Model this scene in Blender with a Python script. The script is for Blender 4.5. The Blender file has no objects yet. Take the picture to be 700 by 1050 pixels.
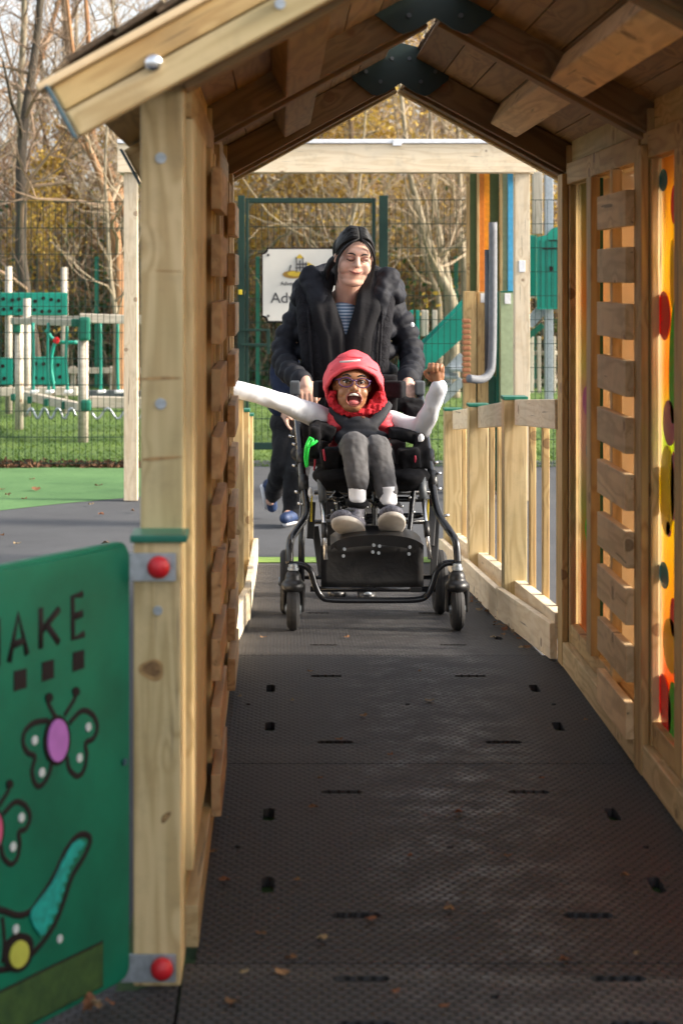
import bpy, bmesh, math, random
from mathutils import Vector, Matrix, Euler, noise
rnd = random.Random(7)
R = math.radians
scene = bpy.context.scene
COL = scene.collection

# ------------------------------------------------------------------ camera, world, sun, exposure
CAMZ = 1.34
F = 1925.0
cd = bpy.data.cameras.new('camera'); cam = bpy.data.objects.new('camera', cd); COL.objects.link(cam)
cd.sensor_fit = 'VERTICAL'; cd.sensor_height = 36.0; cd.sensor_width = 24.0
cd.lens = F / 1050 * 36.0
cd.shift_x = (350 - 287) / 1050.0
cd.shift_y = (285 - 525) / 1050.0
cd.clip_start = 0.1; cd.clip_end = 900
cam.location = (0, 0, CAMZ); cam.rotation_euler = (R(90), 0, 0)
cd.dof.use_dof = True; cd.dof.focus_distance = 7.7; cd.dof.aperture_fstop = 5.0
scene.camera = cam

SUN_EL, SUN_AZ = R(27), R(96)        # azimuth measured from +Y towards +X
w = bpy.data.worlds.new('World'); scene.world = w; w.use_nodes = True
nt = w.node_tree; nt.nodes.clear()
sky = nt.nodes.new('ShaderNodeTexSky'); sky.sky_type = 'NISHITA'; sky.sun_disc = False
sky.sun_elevation = SUN_EL; sky.sun_rotation = SUN_AZ; sky.air_density = 1.0; sky.dust_density = 3.5; sky.ozone_density = 1.0
hs = nt.nodes.new('ShaderNodeHueSaturation'); hs.inputs['Saturation'].default_value = 0.35
bg = nt.nodes.new('ShaderNodeBackground'); bg.inputs['Strength'].default_value = 0.15
wo = nt.nodes.new('ShaderNodeOutputWorld')
nt.links.new(sky.outputs[0], hs.inputs['Color']); nt.links.new(hs.outputs[0], bg.inputs[0]); nt.links.new(bg.outputs[0], wo.inputs[0])
sd = bpy.data.lights.new('sun', 'SUN'); sd.energy = 2.8; sd.angle = R(7); sd.color = (1.0, 0.86, 0.68)
sun = bpy.data.objects.new('sun', sd); COL.objects.link(sun)
sdir = Vector((math.sin(SUN_AZ) * math.cos(SUN_EL), math.cos(SUN_AZ) * math.cos(SUN_EL), math.sin(SUN_EL)))
sun.rotation_euler = sdir.to_track_quat('Z', 'Y').to_euler(); sun.location = sdir * 30
scene.view_settings.view_transform = 'Standard'; scene.view_settings.look = 'None'
scene.view_settings.gamma = 1.0; scene.view_settings.use_curve_mapping = False
scene.view_settings.exposure = 1.42
scene.render.engine = 'CYCLES'

# ------------------------------------------------------------------ helpers
def W(px, py, d):                     # real position of something d metres away seen in that direction
    return Vector(((px - 287) * d / F, d, CAMZ - (py - 285) * d / F))

def tag(o, label=None, cat=None, group=None, kind=None):
    if label: o['label'] = label
    if cat: o['category'] = cat
    if group: o['group'] = group
    if kind: o['kind'] = kind
    return o

def thing(name, label, cat, loc=(0, 0, 0), group=None):
    o = bpy.data.objects.new(name, None); COL.objects.link(o); o.location = loc; o.empty_display_size = .1
    return tag(o, label, cat, group)

def wloc(o):
    v = Vector(o.location)
    while o.parent: o = o.parent; v = v + Vector(o.location)
    return v

def wmat(o):
    m = Matrix.LocRotScale(o.location, o.rotation_euler, None)
    while o.parent:
        o = o.parent; m = Matrix.LocRotScale(o.location, o.rotation_euler, None) @ m
    return m

def link(name, me, mat, parent=None, M=None):
    o = bpy.data.objects.new(name, me); COL.objects.link(o)
    if mat is not None and len(me.materials) == 0: me.materials.append(mat)
    if M is None: M = Matrix.Identity(4)
    if parent:
        o.parent = parent
        M = wmat(parent).inverted() @ M
    l, r, s = M.decompose(); o.location = l; o.rotation_euler = r.to_euler()
    return o

def mesh_py(name, vs, fs, smooth=False):
    me = bpy.data.meshes.new(name); me.from_pydata([tuple(v) for v in vs], [], fs); me.update()
    if smooth: me.polygons.foreach_set('use_smooth', [True] * len(me.polygons))
    return me

def bm_mesh(name, bm, smooth=False):
    me = bpy.data.meshes.new(name); bm.to_mesh(me); bm.free()
    if smooth: me.polygons.foreach_set('use_smooth', [True] * len(me.polygons))
    return me

def boxbm(bm, cx, cy, cz, sx, sy, sz, M=None):
    m = Matrix.Translation((cx, cy, cz)) @ Matrix.Diagonal((sx, sy, sz, 1))
    if M is not None: m = M @ m
    return bmesh.ops.create_cube(bm, size=1, matrix=m)['verts']

def beam(name, p0, p1, ws, hs_, mat, parent=None, up=(0, 0, 1), bev=.004, warp=0.0):
    p0 = Vector(p0); p1 = Vector(p1); d = p1 - p0; L = d.length; x = d.normalized(); u = Vector(up)
    y = u.cross(x).normalized(); z = x.cross(y)
    M = Matrix((x, y, z)).transposed().to_4x4(); M.translation = (p0 + p1) / 2
    bm = bmesh.new(); boxbm(bm, 0, 0, 0, L, ws, hs_)
    if bev: bmesh.ops.bevel(bm, geom=bm.edges[:], offset=min(bev, ws * .3, hs_ * .3), segments=2, affect='EDGES', profile=.6)
    return link(name, bm_mesh(name, bm), mat, parent, M)

def box(name, x0, x1, y0, y1, z0, z1, mat, parent=None, bev=.004):
    sx, sy, sz = abs(x1 - x0), abs(y1 - y0), abs(z1 - z0); cx, cy, cz = (x0 + x1) / 2, (y0 + y1) / 2, (z0 + z1) / 2
    if sz >= sx and sz >= sy: return beam(name, (cx, cy, cz - sz / 2), (cx, cy, cz + sz / 2), sx, sy, mat, parent, (0, 1, 0), bev)
    if sy >= sx: return beam(name, (cx, cy - sy / 2, cz), (cx, cy + sy / 2, cz), sx, sz, mat, parent, (0, 0, 1), bev)
    return beam(name, (cx - sx / 2, cy, cz), (cx + sx / 2, cy, cz), sy, sz, mat, parent, (0, 0, 1), bev)

def smoothpts(pts, n=6):
    pts = [Vector(p) for p in pts]; out = []
    for i in range(len(pts) - 1):
        a = pts[max(i - 1, 0)]; b = pts[i]; c = pts[i + 1]; e = pts[min(i + 2, len(pts) - 1)]
        for k in range(n):
            t = k / n
            out.append(.5 * ((2 * b) + (c - a) * t + (2 * a - 5 * b + 4 * c - e) * t * t + (3 * b - a - 3 * c + e) * t ** 3))
    out.append(pts[-1]); return out

def tube_data(pts, rs, sides=10, vs=None, fs=None, cap=True):
    if vs is None: vs, fs = [], []
    pts = [Vector(p) for p in pts]; n = len(pts)
    if not hasattr(rs, '__len__'): rs = [rs] * n
    t = (pts[1] - pts[0]).normalized(); a = t.orthogonal().normalized(); base = len(vs)
    for i in range(n):
        tn = (pts[min(i + 1, n - 1)] - pts[max(i - 1, 0)]).normalized()
        if i: a = (a - tn * a.dot(tn)).normalized()
        b = tn.cross(a)
        for k in range(sides):
            an = 2 * math.pi * k / sides
            vs.append(pts[i] + (a * math.cos(an) + b * math.sin(an)) * rs[i])
    for i in range(n - 1):
        for k in range(sides):
            k2 = (k + 1) % sides
            fs.append((base + i * sides + k, base + i * sides + k2, base + (i + 1) * sides + k2, base + (i + 1) * sides + k))
    if cap:
        fs.append(tuple(base + k for k in reversed(range(sides)))); fs.append(tuple(base + (n - 1) * sides + k for k in range(sides)))
    return vs, fs

def tube(name, pts, r, mat, parent=None, sides=12, smooth=0):
    if smooth:
        n0 = len(pts); pts = smoothpts(pts, smooth)
        if hasattr(r, '__len__'):
            r = [r[min(int(i / smooth), n0 - 1)] * (1 - (i / smooth) % 1) + r[min(int(i / smooth) + 1, n0 - 1)] * ((i / smooth) % 1) for i in range(len(pts))]
    vs, fs = tube_data(pts, r, sides)
    return link(name, mesh_py(name, vs, fs, True), mat, parent)

def disc_cyl(name, c, axis, r, h, mat, parent, seg=24, bev=.002, dome=0):
    bm = bmesh.new(); bmesh.ops.create_cone(bm, cap_ends=True, segments=seg, radius1=r, radius2=r, depth=h)
    if bev: bmesh.ops.bevel(bm, geom=[e for e in bm.edges if len(e.link_faces) == 2 and e.calc_face_angle() > 1], offset=bev, segments=2, affect='EDGES')
    q = Vector(axis).normalized().to_track_quat('Z', 'Y').to_matrix().to_4x4(); q.translation = Vector(c)
    return link(name, bm_mesh(name, bm), mat, parent, q)

def ball(name, c, r, mat, parent, sc=(1, 1, 1)):
    bm = bmesh.new(); bmesh.ops.create_uvsphere(bm, u_segments=20, v_segments=12, radius=r)
    bmesh.ops.scale(bm, vec=sc, verts=bm.verts)
    return link(name, bm_mesh(name, bm, True), mat, parent, Matrix.Translation(c))

def torus(name, c, axis, Rr, r, mat, parent, seg=36, sides=12, sq=1.0):
    vs, fs = [], []
    for i in range(seg):
        a = 2 * math.pi * i / seg
        for k in range(sides):
            b = 2 * math.pi * k / sides
            rr = Rr + r * math.cos(b); vs.append((rr * math.cos(a), rr * math.sin(a), r * sq * math.sin(b)))
    for i in range(seg):
        for k in range(sides):
            i2 = (i + 1) % seg; k2 = (k + 1) % sides
            fs.append((i * sides + k, i2 * sides + k, i2 * sides + k2, i * sides + k2))
    q = Vector(axis).normalized().to_track_quat('Z', 'Y').to_matrix().to_4x4(); q.translation = Vector(c)
    return link(name, mesh_py(name, vs, fs, True), mat, parent, q)

def poly_prism(name, pts, nrm, th, mat, parent, bev=0):
    """closed outline pts (3D, coplanar) thickened by th along nrm"""
    bm = bmesh.new(); n = Vector(nrm).normalized()
    a = [bm.verts.new(Vector(p)) for p in pts]; f = bm.faces.new(a)
    r = bmesh.ops.extrude_face_region(bm, geom=[f])
    bmesh.ops.translate(bm, vec=n * th, verts=[v for v in r['geom'] if isinstance(v, bmesh.types.BMVert)])
    bmesh.ops.recalc_face_normals(bm, faces=bm.faces)
    if bev:
        bmesh.ops.bevel(bm, geom=[e for e in bm.edges if e.calc_face_angle(0) > 1.2], offset=bev, segments=2, affect='EDGES')
    return link(name, bm_mesh(name, bm), mat, parent)

# blob modelling: ellipsoids and tapered capsules fused by voxel remesh
def E(c, r, rot=None): return ('e', Vector(c), r if hasattr(r, '__len__') else (r, r, r), rot)
def C(a, b, r0, r1): return ('c', Vector(a), Vector(b), r0, r1)
def chain(pts, rs): return [C(pts[i], pts[i + 1], rs[i], rs[i + 1]) for i in range(len(pts) - 1)]

def rotm(rx=0, ry=0, rz=0): return Euler((R(rx), R(ry), R(rz))).to_matrix()
TMP = bpy.data.scenes.new('modelling')
def Bx(c, r, rot=None): return ('b', Vector(c), r, rot)
def blob(name, prims, voxel, smooth, mat, parent=None, disp=None):
    bm = bmesh.new()
    for p in prims:
        if p[0] in 'eb':
            M = Matrix.Translation(p[1])
            if p[3] is not None: M = M @ (p[3].to_4x4() if not isinstance(p[3], Euler) else p[3].to_matrix().to_4x4())
            M = M @ Matrix.Diagonal((*p[2], 1))
            if p[0] == 'e': bmesh.ops.create_icosphere(bm, subdivisions=3, radius=1, matrix=M)
            else: bmesh.ops.create_cube(bm, size=2, matrix=M)
        else:
            a, b, r0, r1 = p[1:]
            for c, r in ((a, r0), (b, r1)):
                bmesh.ops.create_icosphere(bm, subdivisions=2, radius=1, matrix=Matrix.Translation(c) @ Matrix.Diagonal((r, r, r, 1)))
            d = b - a
            if d.length > 1e-5:
                q = d.to_track_quat('Z', 'Y').to_matrix().to_4x4(); q.translation = (a + b) / 2
                bmesh.ops.create_cone(bm, cap_ends=True, segments=20, radius1=r0, radius2=r1, depth=d.length, matrix=q)
    me = bm_mesh(name, bm)
    t = bpy.data.objects.new('tmp', me); TMP.collection.objects.link(t)
    m = t.modifiers.new('r', 'REMESH'); m.mode = 'VOXEL'; m.voxel_size = voxel; m.use_smooth_shade = True
    s = t.modifiers.new('s', 'SMOOTH'); s.iterations = smooth; s.factor = .5
    TMP.view_layers[0].update(); dg = TMP.view_layers[0].depsgraph; me2 = bpy.data.meshes.new_from_object(t.evaluated_get(dg))
    bpy.data.objects.remove(t); bpy.data.meshes.remove(me)
    if disp:
        me2.update(); nn = [v.normal.copy() for v in me2.vertices]; out = []
        for v, n_ in zip(me2.vertices, nn): out.extend(v.co + n_ * disp(v.co))
        me2.vertices.foreach_set('co', out); me2.update()
    me2.polygons.foreach_set('use_smooth', [True] * len(me2.polygons)); me2.name = name
    me2.materials.clear()
    return link(name, me2, mat, parent)

# ------------------------------------------------------------------ materials
def newmat(name):
    m = bpy.data.materials.new(name); m.use_nodes = True; nt = m.node_tree; b = nt.nodes['Principled BSDF']
    return m, nt, b
def N(nt, t, **k):
    n = nt.nodes.new(t)
    for a, v in k.items():
        if a.startswith('i_'): n.inputs[a[2:].replace('_', ' ')].default_value = v
        else: setattr(n, a, v)
    return n
def ramp(nt, src, stops):
    r = nt.nodes.new('ShaderNodeValToRGB'); e = r.color_ramp.elements
    while len(e) < len(stops): e.new(.5)
    for i, (p, c) in enumerate(stops): e[i].position = p; e[i].color = (*c, 1) if len(c) == 3 else c
    nt.links.new(src, r.inputs[0]); return r
def mixc(nt, fac, a, b, mode='MIX'):
    m = nt.nodes.new('ShaderNodeMix'); m.data_type = 'RGBA'; m.blend_type = mode
    for idx, v in ((0, fac), (6, a), (7, b)):
        if hasattr(v, 'links') or isinstance(v, bpy.types.NodeSocket): nt.links.new(v, m.inputs[idx])
        else: m.inputs[idx].default_value = (*v, 1) if hasattr(v, '__len__') and len(v) == 3 else v
    return m.outputs[2]
def bump(nt, b, h, strength=.4, dist=.003):
    n = nt.nodes.new('ShaderNodeBump'); n.inputs['Strength'].default_value = strength; n.inputs['Distance'].default_value = dist
    nt.links.new(h, n.inputs['Height']); nt.links.new(n.outputs[0], b.inputs['Normal']); return n
def mth(nt, op, a, b=None, c=None):
    n = nt.nodes.new('ShaderNodeMath'); n.operation = op
    for i, v in enumerate((a, b, c)):
        if v is None: continue
        if isinstance(v, bpy.types.NodeSocket): nt.links.new(v, n.inputs[i])
        else: n.inputs[i].default_value = v
    return n.outputs[0]

def plain(name, col, rough=.6, metal=0, var=.12, scale=30, bmp=.15, bd=.001, coat=0, spec=.5, sheen=0):
    m, nt, b = newmat(name); tc = N(nt, 'ShaderNodeTexCoord')
    nz = N(nt, 'ShaderNodeTexNoise', i_Scale=scale, i_Detail=5.0); nt.links.new(tc.outputs['Object'], nz.inputs['Vector'])
    lo = tuple(c * (1 - var) for c in col); hi = tuple(min(1, c * (1 + var)) for c in col)
    r = ramp(nt, nz.outputs[0], [(.3, lo), (.7, hi)]); nt.links.new(r.outputs[0], b.inputs['Base Color'])
    b.inputs['Roughness'].default_value = rough; b.inputs['Metallic'].default_value = metal
    b.inputs['Specular IOR Level'].default_value = spec
    if coat: b.inputs['Coat Weight'].default_value = coat
    if sheen: b.inputs['Sheen Weight'].default_value = sheen
    if bmp: bump(nt, b, nz.outputs[0], bmp, bd)
    return m

def wood(name, light, dark, green=(.33, .33, .17), greenamt=.35, rough=.62, knots=True, ring=55, gscale=1.0, weather=0):
    m, nt, b = newmat(name); tc = N(nt, 'ShaderNodeTexCoord'); oi = N(nt, 'ShaderNodeObjectInfo')
    add = N(nt, 'ShaderNodeVectorMath', operation='ADD'); nt.links.new(tc.outputs['Object'], add.inputs[0])
    sc = N(nt, 'ShaderNodeVectorMath', operation='SCALE'); sc.inputs[3].default_value = 7.0
    cmb = N(nt, 'ShaderNodeCombineXYZ'); nt.links.new(oi.outputs['Random'], cmb.inputs[0])
    nt.links.new(mth(nt, 'FRACT', mth(nt, 'MULTIPLY', oi.outputs['Random'], 37.3)), cmb.inputs[1])
    nt.links.new(cmb.outputs[0], sc.inputs[0]); nt.links.new(sc.outputs[0], add.inputs[1])
    P = add.outputs[0]
    vo = N(nt, 'ShaderNodeTexVoronoi', feature='F1', i_Scale=6.0); nt.links.new(P, vo.inputs['Vector'])
    # growth rings pulled round the knots
    mp = N(nt, 'ShaderNodeMapping'); mp.inputs['Scale'].default_value = (.55 * gscale, 6 * gscale, 6 * gscale); nt.links.new(P, mp.inputs['Vector'])
    n1 = N(nt, 'ShaderNodeTexNoise', i_Scale=1.6, i_Detail=3.0, i_Distortion=.3); nt.links.new(mp.outputs[0], n1.inputs['Vector'])
    kd = N(nt, 'ShaderNodeMapRange'); kd.inputs[1].default_value = 0; kd.inputs[2].default_value = .34; kd.inputs[3].default_value = .16; kd.inputs[4].default_value = 0
    nt.links.new(vo.outputs['Distance'], kd.inputs[0])
    ph = mth(nt, 'MULTIPLY', mth(nt, 'ADD', n1.outputs[0], kd.outputs[0]), ring)
    wv = mth(nt, 'ADD', mth(nt, 'MULTIPLY', mth(nt, 'SINE', ph), .5), .5)
    wv = mth(nt, 'POWER', wv, 1.6)
    mp2 = N(nt, 'ShaderNodeMapping'); mp2.inputs['Scale'].default_value = (6, 260, 260); nt.links.new(P, mp2.inputs['Vector'])
    n2 = N(nt, 'ShaderNodeTexNoise', i_Scale=1.0, i_Detail=3.0); nt.links.new(mp2.outputs[0], n2.inputs['Vector'])
    col = mixc(nt, mth(nt, 'MULTIPLY', wv, .8), light, dark)
    col = mixc(nt, mth(nt, 'MULTIPLY', n2.outputs[0], .3), col, dark)
    n3 = N(nt, 'ShaderNodeTexNoise', i_Scale=2.2, i_Detail=4.0); nt.links.new(P, n3.inputs['Vector'])
    gm = N(nt, 'ShaderNodeMapRange'); gm.inputs[1].default_value = .38; gm.inputs[2].default_value = .68; gm.inputs[3].default_value = 0; gm.inputs[4].default_value = greenamt
    nt.links.new(n3.outputs[0], gm.inputs[0]); col = mixc(nt, gm.outputs[0], col, green)
    # piece-to-piece variation
    hv = N(nt, 'ShaderNodeHueSaturation'); nt.links.new(col, hv.inputs['Color'])
    vr = N(nt, 'ShaderNodeMapRange'); vr.inputs[3].default_value = .82; vr.inputs[4].default_value = 1.15; nt.links.new(oi.outputs['Random'], vr.inputs[0]); nt.links.new(vr.outputs[0], hv.inputs['Value'])
    col = hv.outputs[0]
    if knots:
        kr = ramp(nt, vo.outputs['Distance'], [(.0, (1, 1, 1)), (.075, (.75, .75, .75)), (.11, (.9, .9, .9)), (.13, (0, 0, 0))])
        col = mixc(nt, mth(nt, 'MULTIPLY', kr.outputs[0], .8), col, (.16, .075, .028))
    # fine drying checks along the grain
    mp3 = N(nt, 'ShaderNodeMapping'); mp3.inputs['Scale'].default_value = (2.4, 70, 70); nt.links.new(P, mp3.inputs['Vector'])
    n5 = N(nt, 'ShaderNodeTexNoise', i_Scale=1.0, i_Detail=2.0); nt.links.new(mp3.outputs[0], n5.inputs['Vector'])
    ck = ramp(nt, n5.outputs[0], [(.69, (0, 0, 0)), (.73, (1, 1, 1))]); col = mixc(nt, mth(nt, 'MULTIPLY', ck.outputs[0], .7), col, (.10, .06, .03))
    # handling dirt
    n4 = N(nt, 'ShaderNodeTexNoise', i_Scale=9.0, i_Detail=6.0, i_Roughness=.7); nt.links.new(P, n4.inputs['Vector'])
    dr = ramp(nt, n4.outputs[0], [(.5, (0, 0, 0)), (.8, (1, 1, 1))]); col = mixc(nt, mth(nt, 'MULTIPLY', dr.outputs[0], .35), col, (.15, .12, .07))
    nt.links.new(col, b.inputs['Base Color']); b.inputs['Roughness'].default_value = rough
    hh = mth(nt, 'ADD', mth(nt, 'MULTIPLY', wv, .4), n2.outputs[0]); bump(nt, b, hh, .35, .0012)
    return m

M = {}
M['wood'] = wood('pine wood', (.68, .515, .28), (.46, .315, .14))
M['knot'] = plain('dark knot', (.20, .11, .045), .7, var=.35, scale=120)
M['knot_ring'] = plain('knot ring', (.36, .22, .09), .7, var=.3, scale=90)
M['wood_warm'] = wood('warm pine wood', (.62, .43, .19), (.40, .235, .085), greenamt=.12)
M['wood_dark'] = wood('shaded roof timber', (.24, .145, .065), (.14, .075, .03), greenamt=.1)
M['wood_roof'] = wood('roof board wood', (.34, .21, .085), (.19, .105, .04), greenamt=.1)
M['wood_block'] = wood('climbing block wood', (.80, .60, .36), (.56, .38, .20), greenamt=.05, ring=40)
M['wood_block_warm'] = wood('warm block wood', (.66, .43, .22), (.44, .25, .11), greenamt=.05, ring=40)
M['wood_pale'] = wood('pale planed pine', (.84, .71, .52), (.70, .55, .36), greenamt=.05)
M['wood_grey'] = wood('weathered round post', (.55, .49, .41), (.38, .33, .27), greenamt=.1)
M['green_cap'] = plain('green plastic cap', (.008, .13, .085), .35)
M['green_plate'] = plain('dark green steel plate', (.004, .018, .014), .5)
M['green_steel'] = plain('green powder coated steel', (.002, .028, .019), .5)
M['teal'] = plain('teal board', (.0, .22, .16), .45, var=.2, scale=4)
M['galv'] = plain('galvanised steel', (.42, .46, .50), .42, metal=.75, var=.18, scale=60)
M['tube_grey'] = plain('grey tube', (.17, .18, .20), .7)
M['silver'] = plain('silver steel', (.75, .76, .78), .22, metal=1)
M['red_ball'] = plain('red plastic ball', (.52, .012, .02), .42)
M['blue_strip'] = plain('blue grey drip strip', (.035, .075, .10), .5)
M['panel_green'] = plain('green play board', (.0, .112, .062), .5, var=.22, scale=7, bmp=.1, spec=.3)
M['groove'] = plain('brown routed groove', (.016, .010, .010), .8, spec=.2)
M['lilac'] = plain('lilac inlay', (.36, .12, .40), .6)
M['pink_inlay'] = plain('pink inlay', (.45, .08, .16), .5)
M['turq'] = plain('turquoise inlay', (.0, .27, .23), .6, var=.3, scale=70)
M['yellow_inlay'] = plain('yellow inlay', (.40, .42, .06), .6)
M['white_dot'] = plain('white dot', (.50, .53, .53), .5)
M['black_metal'] = plain('black tube', (.012, .013, .016), .22, coat=.4, bmp=0)
M['black_fabric'] = plain('black fabric', (.006, .006, .0075), .9, var=.5, scale=60, bmp=.4, bd=.004, spec=.18)
M['black_plastic'] = plain('black plastic', (.014, .014, .015), .38, bmp=.1)
M['tyre'] = plain('tyre rubber', (.022, .022, .023), .8)
M['grey_grip'] = plain('dark grey grip', (.07, .08, .09), .5)
M['red_piping'] = plain('red piping', (.4, .02, .05), .6)
M['lanyard'] = plain('bright green cord', (.02, .75, .08), .5)
M['yellow_cord'] = plain('yellow clip', (.6, .45, .02), .5)
M['white_soft'] = plain('white plastic', (.75, .76, .78), .5)
M['sign_white'] = plain('sign board white', (.62, .60, .56), .45, var=.05, scale=5, bmp=0)
M['sign_ink'] = plain('sign dark ink', (.05, .05, .055), .6)
M['sign_gold'] = plain('sign gold ink', (.55, .38, .03), .6)
M['sign_brown'] = plain('sign brown ink', (.30, .17, .03), .6)
M['blue'] = plain('light blue board', (.06, .34, .58), .5)
M['orange'] = plain('orange board', (.85, .32, .01), .5)
M['olive'] = plain('dark olive board', (.055, .085, .02), .6)
M['pale_green'] = plain('pale green board', (.33, .40, .24), .6)
M['gutter'] = plain('white gutter', (.82, .84, .88), .4)

def glassy(name, cols, tr_=.24):
    m, nt, b = newmat(name); tc = N(nt, 'ShaderNodeTexCoord'); sp = N(nt, 'ShaderNodeSeparateXYZ')
    nt.links.new(tc.outputs['Object'], sp.inputs[0])
    nz = N(nt, 'ShaderNodeTexNoise', i_Scale=2.0); nt.links.new(tc.outputs['Object'], nz.inputs['Vector'])
    v = mth(nt, 'ADD', mth(nt, 'DIVIDE', sp.outputs[0], 1.62), .5)
    v = mth(nt, 'ADD', v, mth(nt, 'MULTIPLY', mth(nt, 'SUBTRACT', nz.outputs[0], .5), .08))
    r = ramp(nt, v, [(p, c) for p, c in cols])
    nt.links.new(r.outputs[0], b.inputs['Base Color']); b.inputs['Roughness'].default_value = .15
    tr = N(nt, 'ShaderNodeBsdfTranslucent'); nt.links.new(r.outputs[0], tr.inputs[0])
    mx = N(nt, 'ShaderNodeMixShader'); mx.inputs[0].default_value = tr_
    out = [n for n in nt.nodes if n.type == 'OUTPUT_MATERIAL'][0]
    nt.links.new(b.outputs[0], mx.inputs[1]); nt.links.new(tr.outputs[0], mx.inputs[2]); nt.links.new(mx.outputs[0], out.inputs[0])
    return m
yo = (.95, .50, .04); ye = (.95, .72, .02); og = (.85, .22, .01); gr = (.25, .45, .02); pk = (.75, .25, .3)
M['acrylic_a'] = glassy('stained acrylic yellow', [(0, (.8, .45, .2)), (.1, og), (.18, yo), (.35, ye), (.5, (.7, .8, .1)), (.62, yo), (.8, ye), (.95, yo)], .38)
M['acrylic_b'] = glassy('stained acrylic autumn', [(0, (.5, .16, .03)), (.16, (.6, .22, .03)), (.28, (.3, .32, .06)), (.40, (.5, .32, .22)), (.50, (.55, .3, .25)), (.58, (.5, .42, .12)), (.72, (.65, .27, .03)), (.84, (.5, .3, .05)), (1, (.25, .24, .07))])
for k, c in dict(red=(.85, .01, .03), green=(.05, .75, .03), pink=(.65, .2, .4), teal=(.02, .3, .4), yellow=(.95, .8, .0)).items():
    M['ac_' + k] = glassy('acrylic ' + k, [(0, c), (1, c)])
M['amber'] = glassy('amber sheet', [(0, (.9, .72, .48)), (1, (.9, .68, .42))])

def rubber():
    m, nt, b = newmat('rubber mat'); tc = N(nt, 'ShaderNodeTexCoord'); sp = N(nt, 'ShaderNodeSeparateXYZ'); nt.links.new(tc.outputs['Object'], sp.inputs[0])
    a, h = .0255, .0265
    def lat(ox, oy):
        fx = mth(nt, 'SUBTRACT', mth(nt, 'FRACT', mth(nt, 'ADD', mth(nt, 'DIVIDE', sp.outputs[0], a), 40.0 + ox)), .5)
        fy = mth(nt, 'SUBTRACT', mth(nt, 'FRACT', mth(nt, 'ADD', mth(nt, 'DIVIDE', sp.outputs[1], h * 1.5), 40.0 + oy)), .5)
        x = mth(nt, 'MULTIPLY', fx, a); y = mth(nt, 'MULTIPLY', fy, h * 1.5)
        return mth(nt, 'SQRT', mth(nt, 'ADD', mth(nt, 'MULTIPLY', x, x), mth(nt, 'MULTIPLY', y, y)))
    d = mth(nt, 'MINIMUM', lat(0, 0), lat(.5, .5))
    hgt = N(nt, 'ShaderNodeMapRange', interpolation_type='SMOOTHSTEP'); hgt.inputs[1].default_value = .0122; hgt.inputs[2].default_value = .0085; nt.links.new(d, hgt.inputs[0])
    hgt.inputs[3].default_value = 0; hgt.inputs[4].default_value = 1
    nz = N(nt, 'ShaderNodeTexNoise', i_Scale=2.6, i_Detail=6.0, i_Roughness=.6); nt.links.new(tc.outputs['Object'], nz.inputs['Vector'])
    fine = N(nt, 'ShaderNodeTexNoise', i_Scale=220.0, i_Detail=2.0); nt.links.new(tc.outputs['Object'], fine.inputs['Vector'])
    col = mixc(nt, hgt.outputs[0], (.009, .009, .010), (.040, .039, .043))
    dust = ramp(nt, nz.outputs[0], [(.42, (0, 0, 0)), (.72, (1, 1, 1))]); col = mixc(nt, mth(nt, 'MULTIPLY', dust.outputs[0], .25), col, (.05, .046, .045))
    nt.links.new(col, b.inputs['Base Color'])
    glare_nz = N(nt, 'ShaderNodeTexNoise', i_Scale=6.5, i_Detail=8.0, i_Roughness=.75); nt.links.new(tc.outputs['Object'], glare_nz.inputs['Vector'])
    # sky glare painted as paler, smoother discs in a band along the middle
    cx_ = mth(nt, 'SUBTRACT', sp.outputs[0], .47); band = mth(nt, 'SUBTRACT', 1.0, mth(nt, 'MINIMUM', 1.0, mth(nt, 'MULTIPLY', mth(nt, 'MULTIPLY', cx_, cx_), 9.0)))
    wn = N(nt, 'ShaderNodeMapRange'); wn.inputs[1].default_value = .46; wn.inputs[2].default_value = .70; nt.links.new(glare_nz.outputs[0], wn.inputs[0])
    glare = mth(nt, 'MULTIPLY', mth(nt, 'MULTIPLY', wn.outputs[0], band), hgt.outputs[0])
    col = mixc(nt, glare, col, (.085, .085, .09)); nt.links.new(col, b.inputs['Base Color'])
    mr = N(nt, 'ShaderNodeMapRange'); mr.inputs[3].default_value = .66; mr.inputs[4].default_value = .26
    nt.links.new(glare, mr.inputs[0]); nt.links.new(mr.outputs[0], b.inputs['Roughness']); b.inputs['Specular IOR Level'].default_value = .4
    bump(nt, b, mth(nt, 'ADD', hgt.outputs[0], mth(nt, 'MULTIPLY', fine.outputs[0], .15)), 1.0, .006)
    return m
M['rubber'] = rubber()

def ground_mat(name, c1, c2, c3, sc1, sc2, rough=.9, bs=.5, bd=.01, t3=.62):
    m, nt, b = newmat(name); tc = N(nt, 'ShaderNodeTexCoord')
    n1 = N(nt, 'ShaderNodeTexNoise', i_Scale=sc1, i_Detail=6.0, i_Roughness=.65); nt.links.new(tc.outputs['Object'], n1.inputs['Vector'])
    n2 = N(nt, 'ShaderNodeTexNoise', i_Scale=sc2, i_Detail=4.0, i_Roughness=.7); nt.links.new(tc.outputs['Object'], n2.inputs['Vector'])
    a = ramp(nt, n1.outputs[0], [(.35, c1), (.65, c2)])
    f = ramp(nt, n2.outputs[0], [(t3, (0, 0, 0)), (t3 + .08, (1, 1, 1))])
    col = mixc(nt, f.outputs[0], a.outputs[0], c3); nt.links.new(col, b.inputs['Base Color']); b.inputs['Roughness'].default_value = rough
    bump(nt, b, n2.outputs[0], bs, bd); return m
M['asphalt'] = ground_mat('asphalt', (.048, .051, .058), (.068, .072, .08), (.12, .12, .125), 1.2, 110)
M['grass'] = ground_mat('grass', (.045, .10, .014), (.10, .17, .025), (.04, .06, .015), 1.1, 40, bd=.03)
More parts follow.
